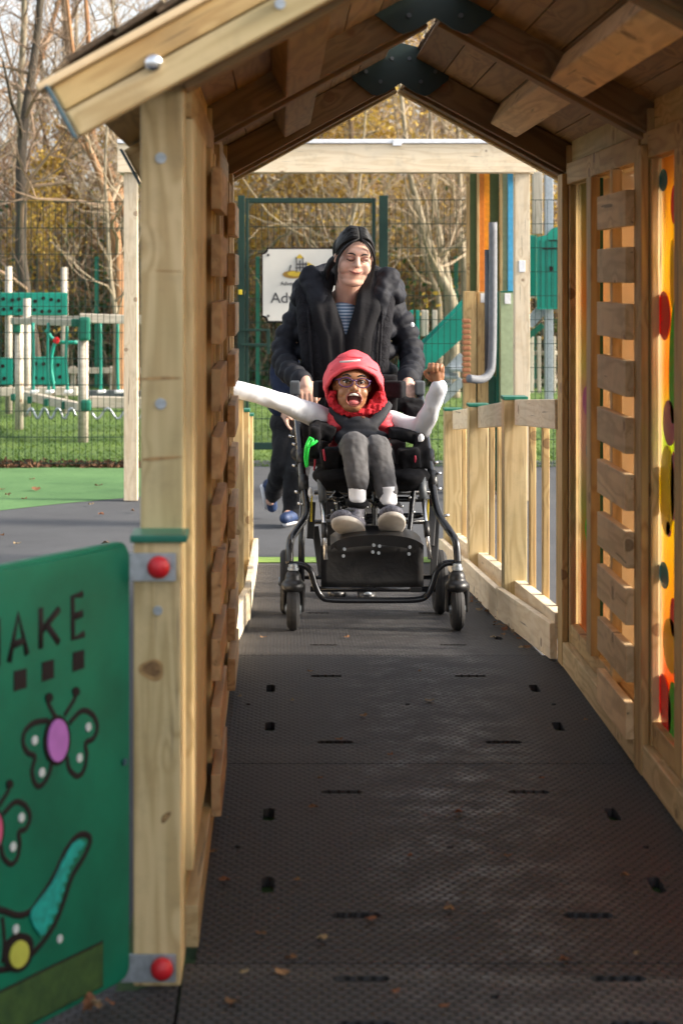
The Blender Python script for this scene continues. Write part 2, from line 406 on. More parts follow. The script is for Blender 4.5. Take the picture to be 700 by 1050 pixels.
M['carpet'] = ground_mat('green play carpet', (.06, .155, .045), (.10, .22, .07), (.03, .08, .025), 1.5, 35, t3=.6)
M['wood_floor'] = ground_mat('leaf litter', (.06, .045, .022), (.11, .075, .03), (.05, .08, .02), 1, 12)
M['turf'] = ground_mat('artificial turf', (.014, .048, .009), (.036, .085, .015), (.007, .022, .005), 30, 160, bd=.006)
M['lime'] = plain('lime edge strip', (.15, .25, .05), .9)
M['shingle'] = ground_mat('brown shingles', (.075, .05, .03), (.13, .085, .05), (.05, .055, .03), 8, 60, bd=.01)
M['litter'] = ground_mat('dead leaves', (.09, .04, .02), (.16, .08, .035), (.05, .03, .02), 20, 90)

# ------------------------------------------------------------------ the setting: ground sheets
GZ = -.24
def sheet(name, pts, z, mat):
    me = mesh_py(name, [(x, y, z) for x, y in pts], [tuple(range(len(pts)))])
    return tag(link(name, me, mat), kind='structure')
sheet('ground', [(-400, -60), (400, -60), (400, 800), (-400, 800)], GZ - .02, M['wood_floor'])
sheet('grass_field', [(-30, 15.2), (30, 15.2), (30, 29), (-30, 29)], GZ - .012, M['grass'])
sheet('path', [(-12, -6), (12, -6), (12, 16.3), (-.95, 16.3), (-1.0, 13.6), (-1.55, 13.15), (-2.4, 12.25), (-12, 11.0)], GZ - .004, M['asphalt'])
sheet('green_carpet', [(-12, 11.0), (-2.4, 12.25), (-1.55, 13.15), (-1.0, 13.6), (-.96, 15.65), (-12, 15.65)], GZ - .002, M['carpet'])
sheet('lime_edge', [(-.3, 10.42), (1.1, 10.42), (1.1, 10.62), (-.3, 10.62)], GZ + .002, M['lime'])

RS = -.066
def fz(y): return 0.0 if y < 6.67 else RS * (y - 6.67)

# landing slab under the mats
def slab(name, x0, x1, y0, y1, ztop, zbot, mat):
    bm = bmesh.new(); boxbm(bm, (x0 + x1) / 2, (y0 + y1) / 2, (ztop + zbot) / 2, x1 - x0, y1 - y0, ztop - zbot)
    return tag(link(name, bm_mesh(name, bm), mat), kind='structure')
slab('landing', -1.6, 1.6, .6, 3.5, -.030, GZ, M['groove'])

def mat_sheet(label, outline, holes, slope=0, y0=0, loc=(0, 0, 0), th=.022):
    """a rubber mat with real slots cut through it"""
    bm = bmesh.new()
    loops = [outline] + holes; 
    for lp in loops:
        vs = [bm.verts.new((x, y, 0)) for x, y in lp]
        for i in range(len(vs)): bm.edges.new((vs[i], vs[(i + 1) % len(vs)]))
    r = bmesh.ops.triangle_fill(bm, use_beauty=True, use_dissolve=False, edges=bm.edges[:])
    for f in bm.faces: 
        if f.normal.z < 0: f.normal_flip()
    g = bmesh.ops.extrude_face_region(bm, geom=bm.faces[:])
    bmesh.ops.translate(bm, vec=(0, 0, -th), verts=[v for v in g['geom'] if isinstance(v, bmesh.types.BMVert)])
    bmesh.ops.recalc_face_normals(bm, faces=bm.faces)
    for v in bm.verts: v.co.z += slope * (v.co.y - y0)
    me = bm_mesh('rubber_mat', bm)
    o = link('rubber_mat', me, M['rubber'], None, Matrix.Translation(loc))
    return tag(o, label, 'rubber mat', 'black rubber mats laid along the walkway')
def slot(cx, cy, w_, h_):
    r = min(w_, h_) / 2; out = []
    for k in range(16):
        a = 2 * math.pi * k / 16 + .01
        x = math.cos(a) * r; y = math.sin(a) * r
        x += (w_ / 2 - r) * (1 if x > 0 else -1); y += (h_ / 2 - r) * (1 if y > 0 else -1)
        out.append((cx + x, cy + y))
    return out
def rect(x0, x1, y0, y1, n=1): return [(x0, y0), (x1, y0), (x1, y1), (x0, y1)]
def pin(x, y): return slot(x, y, .016, .022)
XL, XR = -.165, .975
mat_sheet('rubber mat in the middle of the playhouse with two rows of slots', rect(XL, XR, 3.674, 5.176),
          [slot(.16, 4.895, .107, .034), slot(.647, 4.895, .107, .034), slot(.16, 3.947, .107, .034), slot(.647, 3.947, .107, .034),
           slot(-.028, 4.69, .03, .11), slot(-.027, 4.147, .03, .11), slot(.83, 4.69, .03, .11), slot(.83, 4.147, .03, .11), pin(.40, 4.42), pin(.86, 4.42), pin(-.10, 4.42)])
mat_sheet('rubber mat at the far end of the playhouse just before the ramp', rect(XL, XR, 5.184, 6.666),
          [slot(.155, 6.32, .107, .034), slot(.64, 6.32, .107, .034), slot(.16, 5.42, .107, .034), slot(.645, 5.42, .107, .034),
           slot(-.03, 6.13, .03, .11), slot(-.03, 5.61, .03, .11), slot(.83, 6.13, .03, .11), slot(.83, 5.61, .03, .11), pin(.40, 5.9), pin(.86, 5.9), pin(-.1, 5.9)])
mat_sheet('nearest rubber mat, at the bottom of the picture under the front gable', rect(-.185, 1.3, 2.2, 3.668),
          [slot(.155, 3.59, .11, .030), slot(.645, 3.59, .11, .030), slot(.155, 3.37, .11, .030), slot(.645, 3.37, .11, .030), pin(.4, 3.5), pin(.9, 3.48)])
mat_sheet('rubber mat in front of the green play panel, left of the walkway', [(-.192, 2.2), (-.192, 3.62), (-.27, 3.54), (-1.5, 3.45), (-1.5, 2.2)], [], loc=(0, 0, -.004))
mat_sheet('rubber mat on the ramp under the buggy wheels', rect(-.2, .93, 6.672, 8.55),
          [slot(.16, 8.0, .107, .034), slot(.64, 8.0, .107, .034), slot(.16, 6.95, .107, .034), slot(.64, 6.95, .107, .034), slot(.83, 7.15, .03, .1)], RS, 6.672)
mat_sheet('rubber mat at the foot of the ramp behind the buggy', rect(-.2, .93, 8.554, 10.42), [], RS, 6.672)
# substructure seen down the slots
slab('deck', XL - .15, XR + .15, 3.5, 6.668, -.026, GZ, M['turf'])
bm = bmesh.new(); vs = boxbm(bm, .36, (6.67 + 10.42) / 2, -.13, 1.14, 3.75, .2)
for v in bm.verts:
    v.co.z = (fz(v.co.y) - .026) if v.co.z > -.13 else GZ - .03
tag(link('ramp_deck', bm_mesh('ramp_deck', bm), M['wood']), kind='structure')

# ------------------------------------------------------------------ the playhouse
house = thing('timber_playhouse', 'long pale timber playhouse tunnel with pitched roof over the rubber walkway', 'playhouse', (.4, 5.1, 0))
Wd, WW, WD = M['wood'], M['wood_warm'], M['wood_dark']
FY = 3.565
# front left post: short capped post in front of the tall one
sp = box('post', -.278, -.188, FY, FY + .093, -.005, .838, Wd, house)
bmcap = box('post_cap', -.284, -.176, FY - .008, FY + .10, .838, .852, M['green_cap'], sp, .003)
mp = box('post', -.272, -.188, FY + .097, FY + .190, -.005, 1.735, Wd, house)
def screw(c, axis, par, r=.011):
    s = disc_cyl('screw_head', c, axis, r, .006, M['galv'], par, 18, .0015)
    disc_cyl('screw_socket', (c[0], c[1] - .0035, c[2]), axis, r * .35, .002, M['black_plastic'], s, 6, 0) if False else None
    return s
screw(W(165, 162, FY + .096), (0, -1, 0), mp); screw(W(165, 414, FY + .096), (0, -1, 0), mp)
screw(W(162, 626, FY - .001), (0, -1, 0), sp, .009)
def knot(px, py, rx, ry, rot, par, y, mat='knot'):
    pts = []
    for k in range(26):
        a_ = 2 * math.pi * k / 26; j_ = 1 + .10 * math.sin(3 * a_ + px); x_, y_ = rx * j_ * math.cos(a_), ry * j_ * math.sin(a_)
        pts.append(W(px + x_ * math.cos(rot) - y_ * math.sin(rot), py + x_ * math.sin(rot) + y_ * math.cos(rot), y))
    return poly_prism(mat, pts, (0, -1, 0), .0006, M[mat], par)
knot(156, 687, 13, 11, .2, sp, FY - .0002, 'knot_ring'); knot(156, 686, 9, 7.5, .2, sp, FY - .0009)
knot(170, 838, 7, 3.0, -.9, sp, FY - .0002); knot(170, 838, 3.8, 1.4, -.9, sp, FY - .0009, 'knot_ring')
knot(163, 388, 23, 1.6, -.03, mp, FY + .0968, 'knot_ring'); knot(165, 470, 21, 1.8, -.07, mp, FY + .0968, 'knot_ring'); knot(172, 278, 14, .9, .03, mp, FY + .0968, 'knot_ring')
# mirrored right front post (just out of frame) 
box('post', 1.0, 1.09, FY, FY + .093, -.005, .838, Wd, house)
box('post', 1.0, 1.084, FY + .097, FY + .19, -.005, 1.735, Wd, house)
# mid and back posts, built up of battens
def built_post(side, y0):
    s = 1 if side > 0 else -1
    xi = XR if side > 0 else XL
    box('post', xi + s * .018, xi + s * .095, y0, y0 + .095, -.005, 1.80, Wd, house)
    box('post_batten', xi - s * .004, xi + s * .0175, y0 - .025, y0 + .08, -.003, 1.70, WW, house)
    box('post_batten', xi + s * .0195, xi + s * .042, y0 - .045, y0 - .002, .0, 1.66, Wd, house)
    if side < 0: box('post_batten', xi + s * .0445, xi + s * .068, y0 - .085, y0 - .004, .0, 1.66, WW, house)
for side in (1, -1):
    built_post(side, 5.08); built_post(side, 6.50)
# near batten on the right at the frame edge
box('post_batten', XR, XR + .05, 4.56, 4.655, .12, 1.66, WW, house)
# header boards and kick boards
for s, xi in ((1, XR), (-1, XL)):
    for (ya, yb) in ((3.755, 5.05), (5.178, 6.475)):
        box('header_board', xi + s * .012, xi + s * .05, ya, yb, 1.662, 1.735, WW, house)
        box('header_board', xi + s * .03, xi + s * .075, ya, yb, 1.739, 1.835, Wd, house)
        box('kick_board', xi - s * .002, xi + s * .04, ya, yb, .0, .085, Wd, house)
        box('sill_rail', xi + s * .022, xi + s * .09, ya, yb, .088, .15, WW, house)
# climbing blocks: ten rows on each open bay
def blocks(side, ya, yb, tops, h=.10):
    s = side; xi = XR if s > 0 else XL
    a = xi - s * .026; b = xi - s * .002
    for i, zt in enumerate(tops):
        j = rnd.uniform(-.004, .004)
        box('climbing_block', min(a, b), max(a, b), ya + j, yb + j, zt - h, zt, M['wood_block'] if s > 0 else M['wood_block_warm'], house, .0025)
tops = [1.583 - .157 * i for i in range(10)]
blocks(1, 5.165, 5.63, tops)
# uprights that carry the blocks on the right
box('block_upright', XR, XR + .03, 5.9, 5.985, .15, 1.66, WW, house)
box('colour_strip', XR + .031, XR + .055, 5.99, 6.01, .15, 1.66, M['green_cap'], house, 0)
box('block_upright', XR + .0, XR + .03, 5.52, 5.56, .15, 1.66, Wd, house)
pa = box('amber_panel', XR + .072, XR + .078, 5.2, 6.2, .15, 1.66, M['amber'], house, 0)
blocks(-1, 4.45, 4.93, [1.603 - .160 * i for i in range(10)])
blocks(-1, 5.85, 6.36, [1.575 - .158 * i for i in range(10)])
for ya, yb in ((3.765, 3.86), (3.89, 4.18), (4.21, 4.42)):
    box('wall_board', XL - .03, XL - .008, ya, yb, .15, 1.66, Wd, house)
for ya in (4.6, 4.8, 5.2, 5.45, 5.95, 6.2, 6.4):
    box('block_upright', XL - .03, XL - .001, ya, ya + .06, .15, 1.66, WW, house)
box('wall_board', XL - .055, XL - .034, 4.4, 6.5, .15, 1.66, WW, house)
# stained panels, right wall
def stained(y0, y1, x, mat, blobs):
    p = box('stained_panel', x, x + .006, y0, y1, .15, 1.66, mat, house, 0)
    for (c, y, z, ry, rz, rot) in blobs:
        pts = []
        for k in range(28):
            a = 2 * math.pi * k / 28; u, v = math.cos(a) * ry, math.sin(a) * rz
            pts.append((x - .001, y + u * math.cos(rot) - v * math.sin(rot), z + u * math.sin(rot) + v * math.cos(rot)))
        poly_prism('colour_shape', pts, (-1, 0, 0), .002, M['ac_' + c], p)
stained(3.76, 5.03, XR + .046, M['acrylic_a'], [
    ('teal', 5.0, 1.60, .05, .03, 0), ('red', 4.86, 1.53, .04, .05, 0), ('red', 4.99, 1.24, .085, .065, .1), ('green', 4.86, 1.12, .06, .16, .1),
    ('pink', 4.92, .96, .08, .06, 0), ('yellow', 4.95, .78, .1, .12, .2), ('pink', 4.87, .80, .03, .09, 0), ('teal', 4.99, .55, .06, .035, 0), ('red', 4.87, .46, .04, .05, 0),
    ('yellow', 4.9, .38, .1, .07, 0), ('red', 4.98, .21, .09, .07, .5), ('green', 4.88, .2, .05, .09, 0), ('pink', 4.93, .68, .03, .02, 0), ('yellow', 4.88, 1.35, .03, .09, 0),
    ('teal', 4.6, 1.4, .1, .1, 0), ('red', 4.4, 1.1, .12, .09, .4), ('green', 4.2, 1.4, .1, .14, 0), ('pink', 4.45, .6, .12, .09, 0), ('red', 4.1, .5, .1, .13, 0)])
stained(6.02, 6.46, XR + .05, M['acrylic_b'], [
    ('teal', 6.2, .76, .08, .045, 0), ('pink', 6.25, .93, .1, .05, 0), ('red', 6.2, .62, .06, .06, .2), ('yellow', 6.18, 1.12, .09, .05, 0), ('green', 6.22, .5, .08, .05, 0), ('yellow', 6.1, .35, .04, .1, 0)])

# roof -------------------------------------------------------------
XC = .418; SL = .548; TH = math.atan(SL); cs, sn = math.cos(TH), math.sin(TH)
def onslope(side, s, y, n=0.0, zr=2.05):
    """point s metres down the slope from the apex (underside of the rafters), n metres outwards"""
    return Vector((XC + side * (s * cs + n * sn), y, zr - s * sn + n * cs))
RH = .095
for side in (-1, 1):
    nrm = Vector((side * sn, 0, cs))
    # rafter pairs of the middle and back trusses, and the hidden front one
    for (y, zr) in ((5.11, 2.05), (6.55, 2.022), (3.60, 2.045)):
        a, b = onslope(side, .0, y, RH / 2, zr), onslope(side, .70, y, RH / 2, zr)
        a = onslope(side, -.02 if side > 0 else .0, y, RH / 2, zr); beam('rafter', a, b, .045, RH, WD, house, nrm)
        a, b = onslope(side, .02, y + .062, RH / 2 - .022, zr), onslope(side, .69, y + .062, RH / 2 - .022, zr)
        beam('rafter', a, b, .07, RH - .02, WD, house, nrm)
    # purlins
    for ya, yb in ((3.63, 5.08), (5.19, 6.52)):
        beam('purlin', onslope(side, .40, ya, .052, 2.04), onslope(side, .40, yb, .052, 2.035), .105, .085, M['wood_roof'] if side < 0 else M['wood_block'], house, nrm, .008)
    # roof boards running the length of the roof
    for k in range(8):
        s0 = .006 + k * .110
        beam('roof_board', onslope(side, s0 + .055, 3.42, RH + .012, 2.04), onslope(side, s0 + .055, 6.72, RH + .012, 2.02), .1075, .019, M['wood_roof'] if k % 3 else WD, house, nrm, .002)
    # shingles on top, ragged rows
    bm = bmesh.new()
    for k in range(9):
        s0 = .0 + k * .092
        y = 3.37
        while y < 6.76:
            L = rnd.uniform(.09, .15); jj = rnd.uniform(0, .008)
            A = onslope(side, s0 + .05, y + L / 2, RH + .032 + rnd.uniform(0, .004), 2.03)
            x = Vector((side * cs, 0, -sn))
            Mx = Matrix((x, Vector((0, 1, 0)), x.cross(Vector((0, 1, 0))))).transposed().to_4x4(); Mx.translation = A
            Mx = Mx @ Euler((0, -.06 if side > 0 else -.06, 0)).to_matrix().to_4x4()
            boxbm(bm, jj, 0, 0, .105, L - .003, .009, Mx); y += L
    link('shingle_roof', bm_mesh('shingle_roof', bm), M['shingle'], house)
    # barge boards at the front and back gable
    for y, mt in ((3.42, WW), (6.70, WW)):
        zr = 2.026 if y < 4 else 2.0
        for k, (n0, n1) in enumerate(((0, .050), (.0525, .1))):
            lo, hi = onslope(side, .0, y - k * .004, (n0 + n1) / 2, zr), onslope(side, .893, y - k * .004, (n0 + n1) / 2, zr)
            beam('barge_board', lo, hi, .045, n1 - n0, Wd if k == 0 else mt, house, nrm, .006)
        # drip strip closing the board ends
        beam('drip_strip', onslope(side, .898, y - .028, -.002, zr), onslope(side, .898, y - .028, .104, zr), .05, .006, M['blue_strip'], house, (side * cs, 0, -sn), .001)
        beam('top_strip', onslope(side, .0, y - .01, .109, zr), onslope(side, .915, y - .01, .109, zr), .075, .014, M['wood_block'], house, nrm, .003)
    beam('rafter_end', onslope(side, .74, 4.99, .050, 2.02), onslope(side, .893, 4.99, .050, 2.02), .045, .1, WW, house, nrm, .006)
    beam('drip_strip', onslope(side, .898, 4.965, -.002, 2.02), onslope(side, .898, 4.965, .104, 2.02), .05, .006, M['blue_strip'], house, (side * cs, 0, -sn), .001)
# gable bolts
zr = 2.026
for px, py, r in ((157, 64, .0175),):
    d = 3.395; c = W(px, py, d)
    ball('dome_bolt', c, r, M['silver'], house, (1, .55, 1))
for px, py in ((287, 4),):
    screw(W(px, py, 3.392), (0, -1, 0), house, .010)
# steel gusset plates
for y, zr in ((5.078, 2.05), (6.518, 2.022)):
    pts = [(0, -.010), (.052, -.044), (.085, -.055), (.10, -.05), (.165, .0), (.168, .012), (.10, .105), (.0, .13), (-.10, .105), (-.168, .012), (-.165, .0), (-.10, -.05), (-.085, -.055), (-.052, -.044)]
    g = poly_prism('gusset_plate', [(XC + a, y, zr + b + .004) for a, b in pts], (0, -1, 0), .006, M['green_plate'], house)
    for a, b in ((-.12, .03), (-.03, .075), (.03, .075), (.12, .03), (-.07, -.005), (.07, -.005)):
        disc_cyl('bolt', (XC + a, y - .009, zr + b + .004), (0, -1, 0), .007, .006, M['grey_grip'] if 'grey_grip' in M else None, g, 12, .001)

# ------------------------------------------------------------------ the hinged play panel
panel = thing('activity_board', 'dark green routed play board with letters AKE and flowers bolted beside the front post', 'play board', (-.285, 3.55, 0))
X0, Y0 = -.287, 3.548; tx, ty = -.532, -.847
tv = Vector((tx, ty, 0)); nv = Vector((-ty, tx, 0)) * -1.0          # nv faces the camera side
if nv.y > 0: nv = -nv
def PU(px, py):
    a = px - 287
    u = (F * X0 - a * Y0) / (a * ty - F * tx); Y = Y0 + ty * u
    return u, CAMZ - (py - 285) * Y / F
def PP(u, z, off=0.0): return Vector((X0, Y0, 0)) + tv * u + Vector((0, 0, z)) + nv * off
def round_rect(u0, u1, z0, z1, r, n=8):
    out = []
    for cx, cz, a0 in ((u1 - r, z1 - r, 0), (u0 + r, z1 - r, 90), (u0 + r, z0 + r, 180), (u1 - r, z0 + r, 270)):
        for k in range(n + 1):
            a = R(a0 + 90 * k / n); out.append((cx + r * math.cos(a), cz + r * math.sin(a)))
    return out
o = poly_prism('board', [PP(u, z, 0) for u, z in round_rect(-.012, .95, .012, .842, .03)], -nv, .030, M['panel_green'], panel, .008)
# turf inset with a groove round it
u1, z1 = PU(104, 967)
poly_prism('turf_groove', [PP(u, z, .0004) for u, z in ((u1 - .004, z1 + .004), (.9, z1 + .004), (.9, .026), (u1 - .004, .026))], nv, .0008, M['groove'], panel)
poly_prism('turf_inset', [PP(u, z, .0012) for u, z in ((u1, z1), (.896, z1), (.896, .030), (u1, .030))], nv, .003, M['turf'], panel)
def groove(name, pts, r, mat=M['groove'], closed=False, sm=5, off=.0):
    p = [PP(*PU(x, y), off) for x, y in pts]
    if closed: p = p + [p[0]]
    if sm: p = smoothpts(p, sm)
    vs, fs = tube_data([q for q in p], r, 8)
    # flatten against the board
    c = Vector((X0, Y0, 0))
    for v in vs:
        dd = (v - c).dot(nv); v -= nv * (dd - off) * .75
    return link(name, mesh_py(name, vs, fs, True), mat, panel)
def letter(strokes):
    vs, fs = [], []
    c = Vector((X0, Y0, 0))
    for st in strokes:
        p = [PP(*PU(x, y)) for x, y in st]
        tube_data(p, .0072, 8, vs, fs)
    for v in vs: v -= nv * (v - c).dot(nv) * .7
    link('letter', mesh_py('letter', vs, fs, True), M['groove'], panel)
letter([[(9.5, 679), (19, 630), (28, 671)], [(13, 662), (26, 656)]])
letter([[(42, 665), (42, 623)], [(61, 624), (43, 647)], [(49, 642), (60.5, 659)]])
letter([[(85, 609), (74.5, 612), (75, 655), (86.5, 650)], [(75, 633), (85, 629)]])
letter([[(-2, 683), (-2, 634)], [(-20, 690), (-20, 638)], [(-20, 664), (-2, 658)]])
for x0, x1, y0, y1 in ((14, 27, 686, 709), (43, 55, 677, 699), (74.5, 86, 667, 689), (-18, -5, 694, 718)):
    s = (y1 - y0 - 21) 
    a = [(x0, y0 + 2), (x1, y0 - 1), (x1, y1 - 4), (x0, y1)]
    poly_prism('square_mark', [PP(*PU(*q), .0006) for q in a], nv, .0012, M['groove'], panel)
def inlay(name, cx, cy, rx, ry, mat, rot=0, off=.002, th=.003):
    pts = []
    for k in range(28):
        a = 2 * math.pi * k / 28; x, y = rx * math.cos(a), ry * math.sin(a)
        pts.append(PP(*PU(cx + x * math.cos(rot) - y * math.sin(rot), cy + x * math.sin(rot) + y * math.cos(rot)), off))
    return poly_prism(name, pts, nv, th, mat, panel, .001)
def dot(x, y, r=4.6):
    c = PP(*PU(x, y), .002); q = disc_cyl('white_dot', c, nv, r / 560, .004, M['white_dot'], panel, 20, .0015)
def flower(cx, cy, mat, s=1.0):
    f = lambda x, y: (cx + (x - 58) * s, cy + (y - 759) * s)
    inlay('flower_rim', cx, cy, 14 * s, 26 * s, M['groove'], .05, .001, .002)
    inlay('flower_centre', cx - .6, cy, 10.5 * s, 22 * s, mat, .05, .003, .004)
    groove('petal_groove', [f(71, 742), (f(84, 729)), f(95, 733), f(100, 745), f(96, 757), f(88, 762), f(89, 775), f(86, 790), f(79, 796), f(71, 788), f(69, 776)], .0056)
    groove('petal_groove', [f(50, 739), f(36, 741), f(26, 750), f(24, 762), f(29, 772), f(36, 776), f(33, 790), f(36, 803), f(42, 806), f(50, 795), f(53, 783)], .0056)
    groove('feeler_groove', [f(58, 737), f(50, 722), f(50, 716)], .0052); groove('feeler_groove', [f(66, 734), f(76, 718), f(78, 711)], .0052)
    for x, y in ((50, 715), (77.5, 709)): inlay('feeler_tip', *f(x, y), 4 * s, 5 * s, M['groove'], 0, .001, .002)
    for x, y in ((35, 759), (42.5, 792), (90, 745.5), (81, 777)): dot(*f(x, y))
flower(58, 759, M['lilac']); flower(-9, 851, M['pink_inlay'], .95)
# long tailed creature: outline, turquoise tail, yellow spot
tailpx = lambda zx, zy: (zx * .3286, 840 + zy * .3286)
groove('creature_groove', [tailpx(*q) for q in ((-60, 282), (0, 283), (55, 300), (92, 290), (120, 255), (165, 185), (205, 100), (240, 55), (268, 48), (282, 68), (262, 118), (225, 180), (200, 255), (170, 330), (120, 400), (60, 455), (0, 470), (-60, 470))], .0062)
tail = [(243, 62), (262, 72), (250, 92), (238, 100), (240, 115), (224, 122), (226, 138), (212, 146), (214, 165), (202, 172), (206, 192), (192, 200), (198, 222), (184, 232), (188, 256), (172, 264), (176, 290), (158, 298), (160, 322), (142, 330), (138, 356), (124, 362), (104, 335), (92, 305), (96, 285), (120, 252), (160, 200), (195, 125), (225, 75)]
poly_prism('turquoise_tail', [PP(*PU(*tailpx(*q)), .001) for q in tail], nv, .003, M['turq'], panel)
inlay('spot_rim', *tailpx(55, 418), 15, 20, M['groove'], .25, .001, .002); inlay('yellow_spot', *tailpx(54, 420), 9.5, 14.5, M['yellow_inlay'], .25, .003, .004)
groove('body_groove', [tailpx(*q) for q in ((8, 305), (14, 380), (8, 450))], .005)
groove('body_groove', [tailpx(*q) for q in ((20, 390), (50, 365), (90, 372), (100, 400), (85, 435))], .0056)
dot(*tailpx(48, 342)); dot(*tailpx(185, 373), 4.2)
c = PP(*PU(127, 781), .003); disc_cyl('panel_bolt', c, nv, .0065, .004, M['blue_strip'], panel, 16, .001)
# unseen screen, added to keep the sun off the entrance mats, board and post
scr = thing('shade_screen', 'added boarded screen right of the entrance, out of view, shading the foreground', 'screen', (1.55, 2.4, 0))
for k in range(14): box('board', 1.54, 1.565, 1.35 + k * .152, 1.35 + k * .152 + .148, .0, 1.93, Wd, scr)
for y in (1.4, 2.4, 3.4): box('post', 1.567, 1.65, y, y + .09, GZ, 1.96, Wd, scr)
# galvanised straps with red ball ends
for zc, zb in ((.0, 582), (.0, 994)):
    y = 3.553; zc = W(147, zb, y).z
    path = [(-.197, FY - .003), (-.31, FY - .003), (-.322, FY + .002), (-.328, FY + .014), (-.326, FY + .03), (-.30, FY + .062)]
    bm = bmesh.new(); rows = []
    for i, (x, yy) in enumerate(path):
        t = Vector((path[min(i + 1, 5)][0] - path[max(i - 1, 0)][0], path[min(i + 1, 5)][1] - path[max(i - 1, 0)][1], 0)).normalized(); n = Vector((t.y, -t.x, 0))
        if n.y > 0 and i < 2: n = -n
        n = Vector((-t.y, t.x, 0)); 
        rows.append([bm.verts.new(Vector((x, yy, zc)) + n * (.0 + a * .005) + Vector((0, 0, b * .0265))) for a, b in ((0, -1), (0, 1), (1, 1), (1, -1))])
    for i in range(5):
        for k in range(4): bm.faces.new((rows[i][k], rows[i][(k + 1) % 4], rows[i + 1][(k + 1) % 4], rows[i + 1][k]))
    bm.faces.new(rows[0]); bm.faces.new(rows[-1][::-1]); bmesh.ops.recalc_face_normals(bm, faces=bm.faces)
    bmesh.ops.bevel(bm, geom=[e for e in bm.edges if e.calc_face_angle(0) > 1.3], offset=.0012, segments=2, affect='EDGES')
    st = link('strap', bm_mesh('strap', bm), M['galv'], panel)
    ball('ball_end', W(162.5 if zb < 700 else 166, zb, 3.545), .0215, M['red_ball'], st, (1, .8, 1))

# ------------------------------------------------------------------ ramp fences
def ramp_fence(label, xin, s, posts):
    f = thing('ramp_fence', label, 'fence', (xin + s * .05, 8.5, fz(8.5)))
    pts = []
    for y, zt in posts:
        a, b = xin, xin + s * .095
        p = box('post', min(a, b), max(a, b), y, y + .095, fz(y) - .18, zt - .014, Wd, f)
        box('post_cap', min(a, b) - .004, max(a, b) + .004, y - .004, y + .099, zt - .014, zt, M['green_cap'], p, .003)
    ys = [6.585] + [p[0] for p in posts]; zt = [posts[0][1] + .075] + [p[1] for p in posts]
    for i in range(len(ys) - 1):
        ya, yb = ys[i] + (.097 if i else 0), ys[i + 1] - .002
        xm = xin + s * .06
        def zz(y): return zt[i] + (zt[i + 1] - zt[i]) * (y - ys[i]) / (ys[i + 1] - ys[i])
        beam('handrail', (xm, ya, zz(ya) - .065), (xm, yb, zz(yb) - .065), .035, .105, M['wood_pale'], f)
        beam('bottom_rail', (xm + s * .005, ya, fz(ya) + .12), (xm + s * .005, yb, fz(yb) + .12), .045, .09, M['wood_pale'], f)
        xk = xin - s * .014
        beam('kick_board', (xk + (s * .052 if i == 0 else 0), ya - (.0 if i == 0 else .08), fz(ya) + .066), (xk, yb + .06, fz(yb) + .066), .027, .125, M['wood_pale'], f)
        n = max(3, int((yb - ya) / .31)); 
        for k in range(n):
            y = ya + (k + .6) * (yb - ya) / n
            box('baluster', min(xin + s * .083, xin + s * .108), max(xin + s * .083, xin + s * .108), y - .022, y + .022, fz(y) + .06, zz(y) - .03, WW, f, .004)
    return f
ramp_fence('low pale timber ramp fence with green caps, right of the buggy', .92, 1, [(7.72, .852), (9.15, .726), (10.5, .61)])
ramp_fence('low timber ramp fence mostly hidden behind the left playhouse wall', -.15, -1, [(7.72, .852), (9.15, .70), (10.5, .58)])

# ------------------------------------------------------------------ fallen leaves
def leaf_mesh(seed):
    r = random.Random(seed); n = 10; vs = [(0, 0, .004)]; L = r.uniform(.008, .016); Wt = L * r.uniform(.45, .75)
    for k in range(n):
        a = 2 * math.pi * k / n; j = 1 + r.uniform(-.22, .22)
        vs.append((math.cos(a) * L * j, math.sin(a) * Wt * j, .003 + r.uniform(0, .012) * abs(math.cos(a))))
    return mesh_py('leaf', vs, [(0, k + 1, (k + 1) % n + 1) for k in range(n)])
lm = [leaf_mesh(i) for i in range(6)]
lmat = [plain('dry leaf tan', (.20, .11, .05), .8), plain('dry leaf brown', (.16, .075, .03), .8), plain('dry leaf pale', (.24, .18, .10), .8), plain('dry leaf rust', (.18, .07, .03), .8)]
lms = []
for i in range(6):
    for mt in lmat: c = lm[i].copy(); c.materials.append(mt); lms.append(c)
leafpx = [(246, 716), (318, 690), (372, 736), (400, 776), (347, 760), (420, 880), (328, 800), (215, 875), (304, 905), (268, 960), (298, 985), (330, 965), (380, 945), (460, 935), (652, 981), (577, 987), (321, 830), (470, 835), (600, 740), (505, 655), (430, 690), (250, 1000), (290, 1000), (355, 655), (270, 655), (640, 900), (555, 800), (238, 1030), (590, 690), (455, 1035), (440, 720), (300, 720), (405, 1020), (520, 880), (230, 905)]
for i, (px, py) in enumerate(leafpx):
    y = F * CAMZ / (py - 285); 
    if y > 6.67: y = F * (CAMZ + .066 * -6.67 * -1 * 0) / (py - 285)
    for _ in range(6): y = F * (CAMZ - fz(y)) / (py - 285)
    o = link('fallen_leaf', rnd.choice(lms), None, None, Matrix.Translation(((px - 287) * y / F, y, fz(y) + .002)) @ Euler((0, 0, rnd.uniform(0, 6))).to_matrix().to_4x4())
    tag(o, 'small dry brown leaf lying on the black rubber mats', 'leaf', 'fallen leaves on the rubber mats')
for i in range(46):
    y = rnd.uniform(6.75, 9.6); x = .905 - abs(rnd.gauss(0, .035)); 
    o = link('fallen_leaf', rnd.choice(lms), None, None, Matrix.Translation((x, y, fz(y) + .004)) @ Euler((rnd.uniform(-.5, .5), 0, rnd.uniform(0, 6))).to_matrix().to_4x4())
    tag(o, 'dry brown leaf drifted against the right kick board of the ramp', 'leaf', 'leaves drifted along the ramp edge')
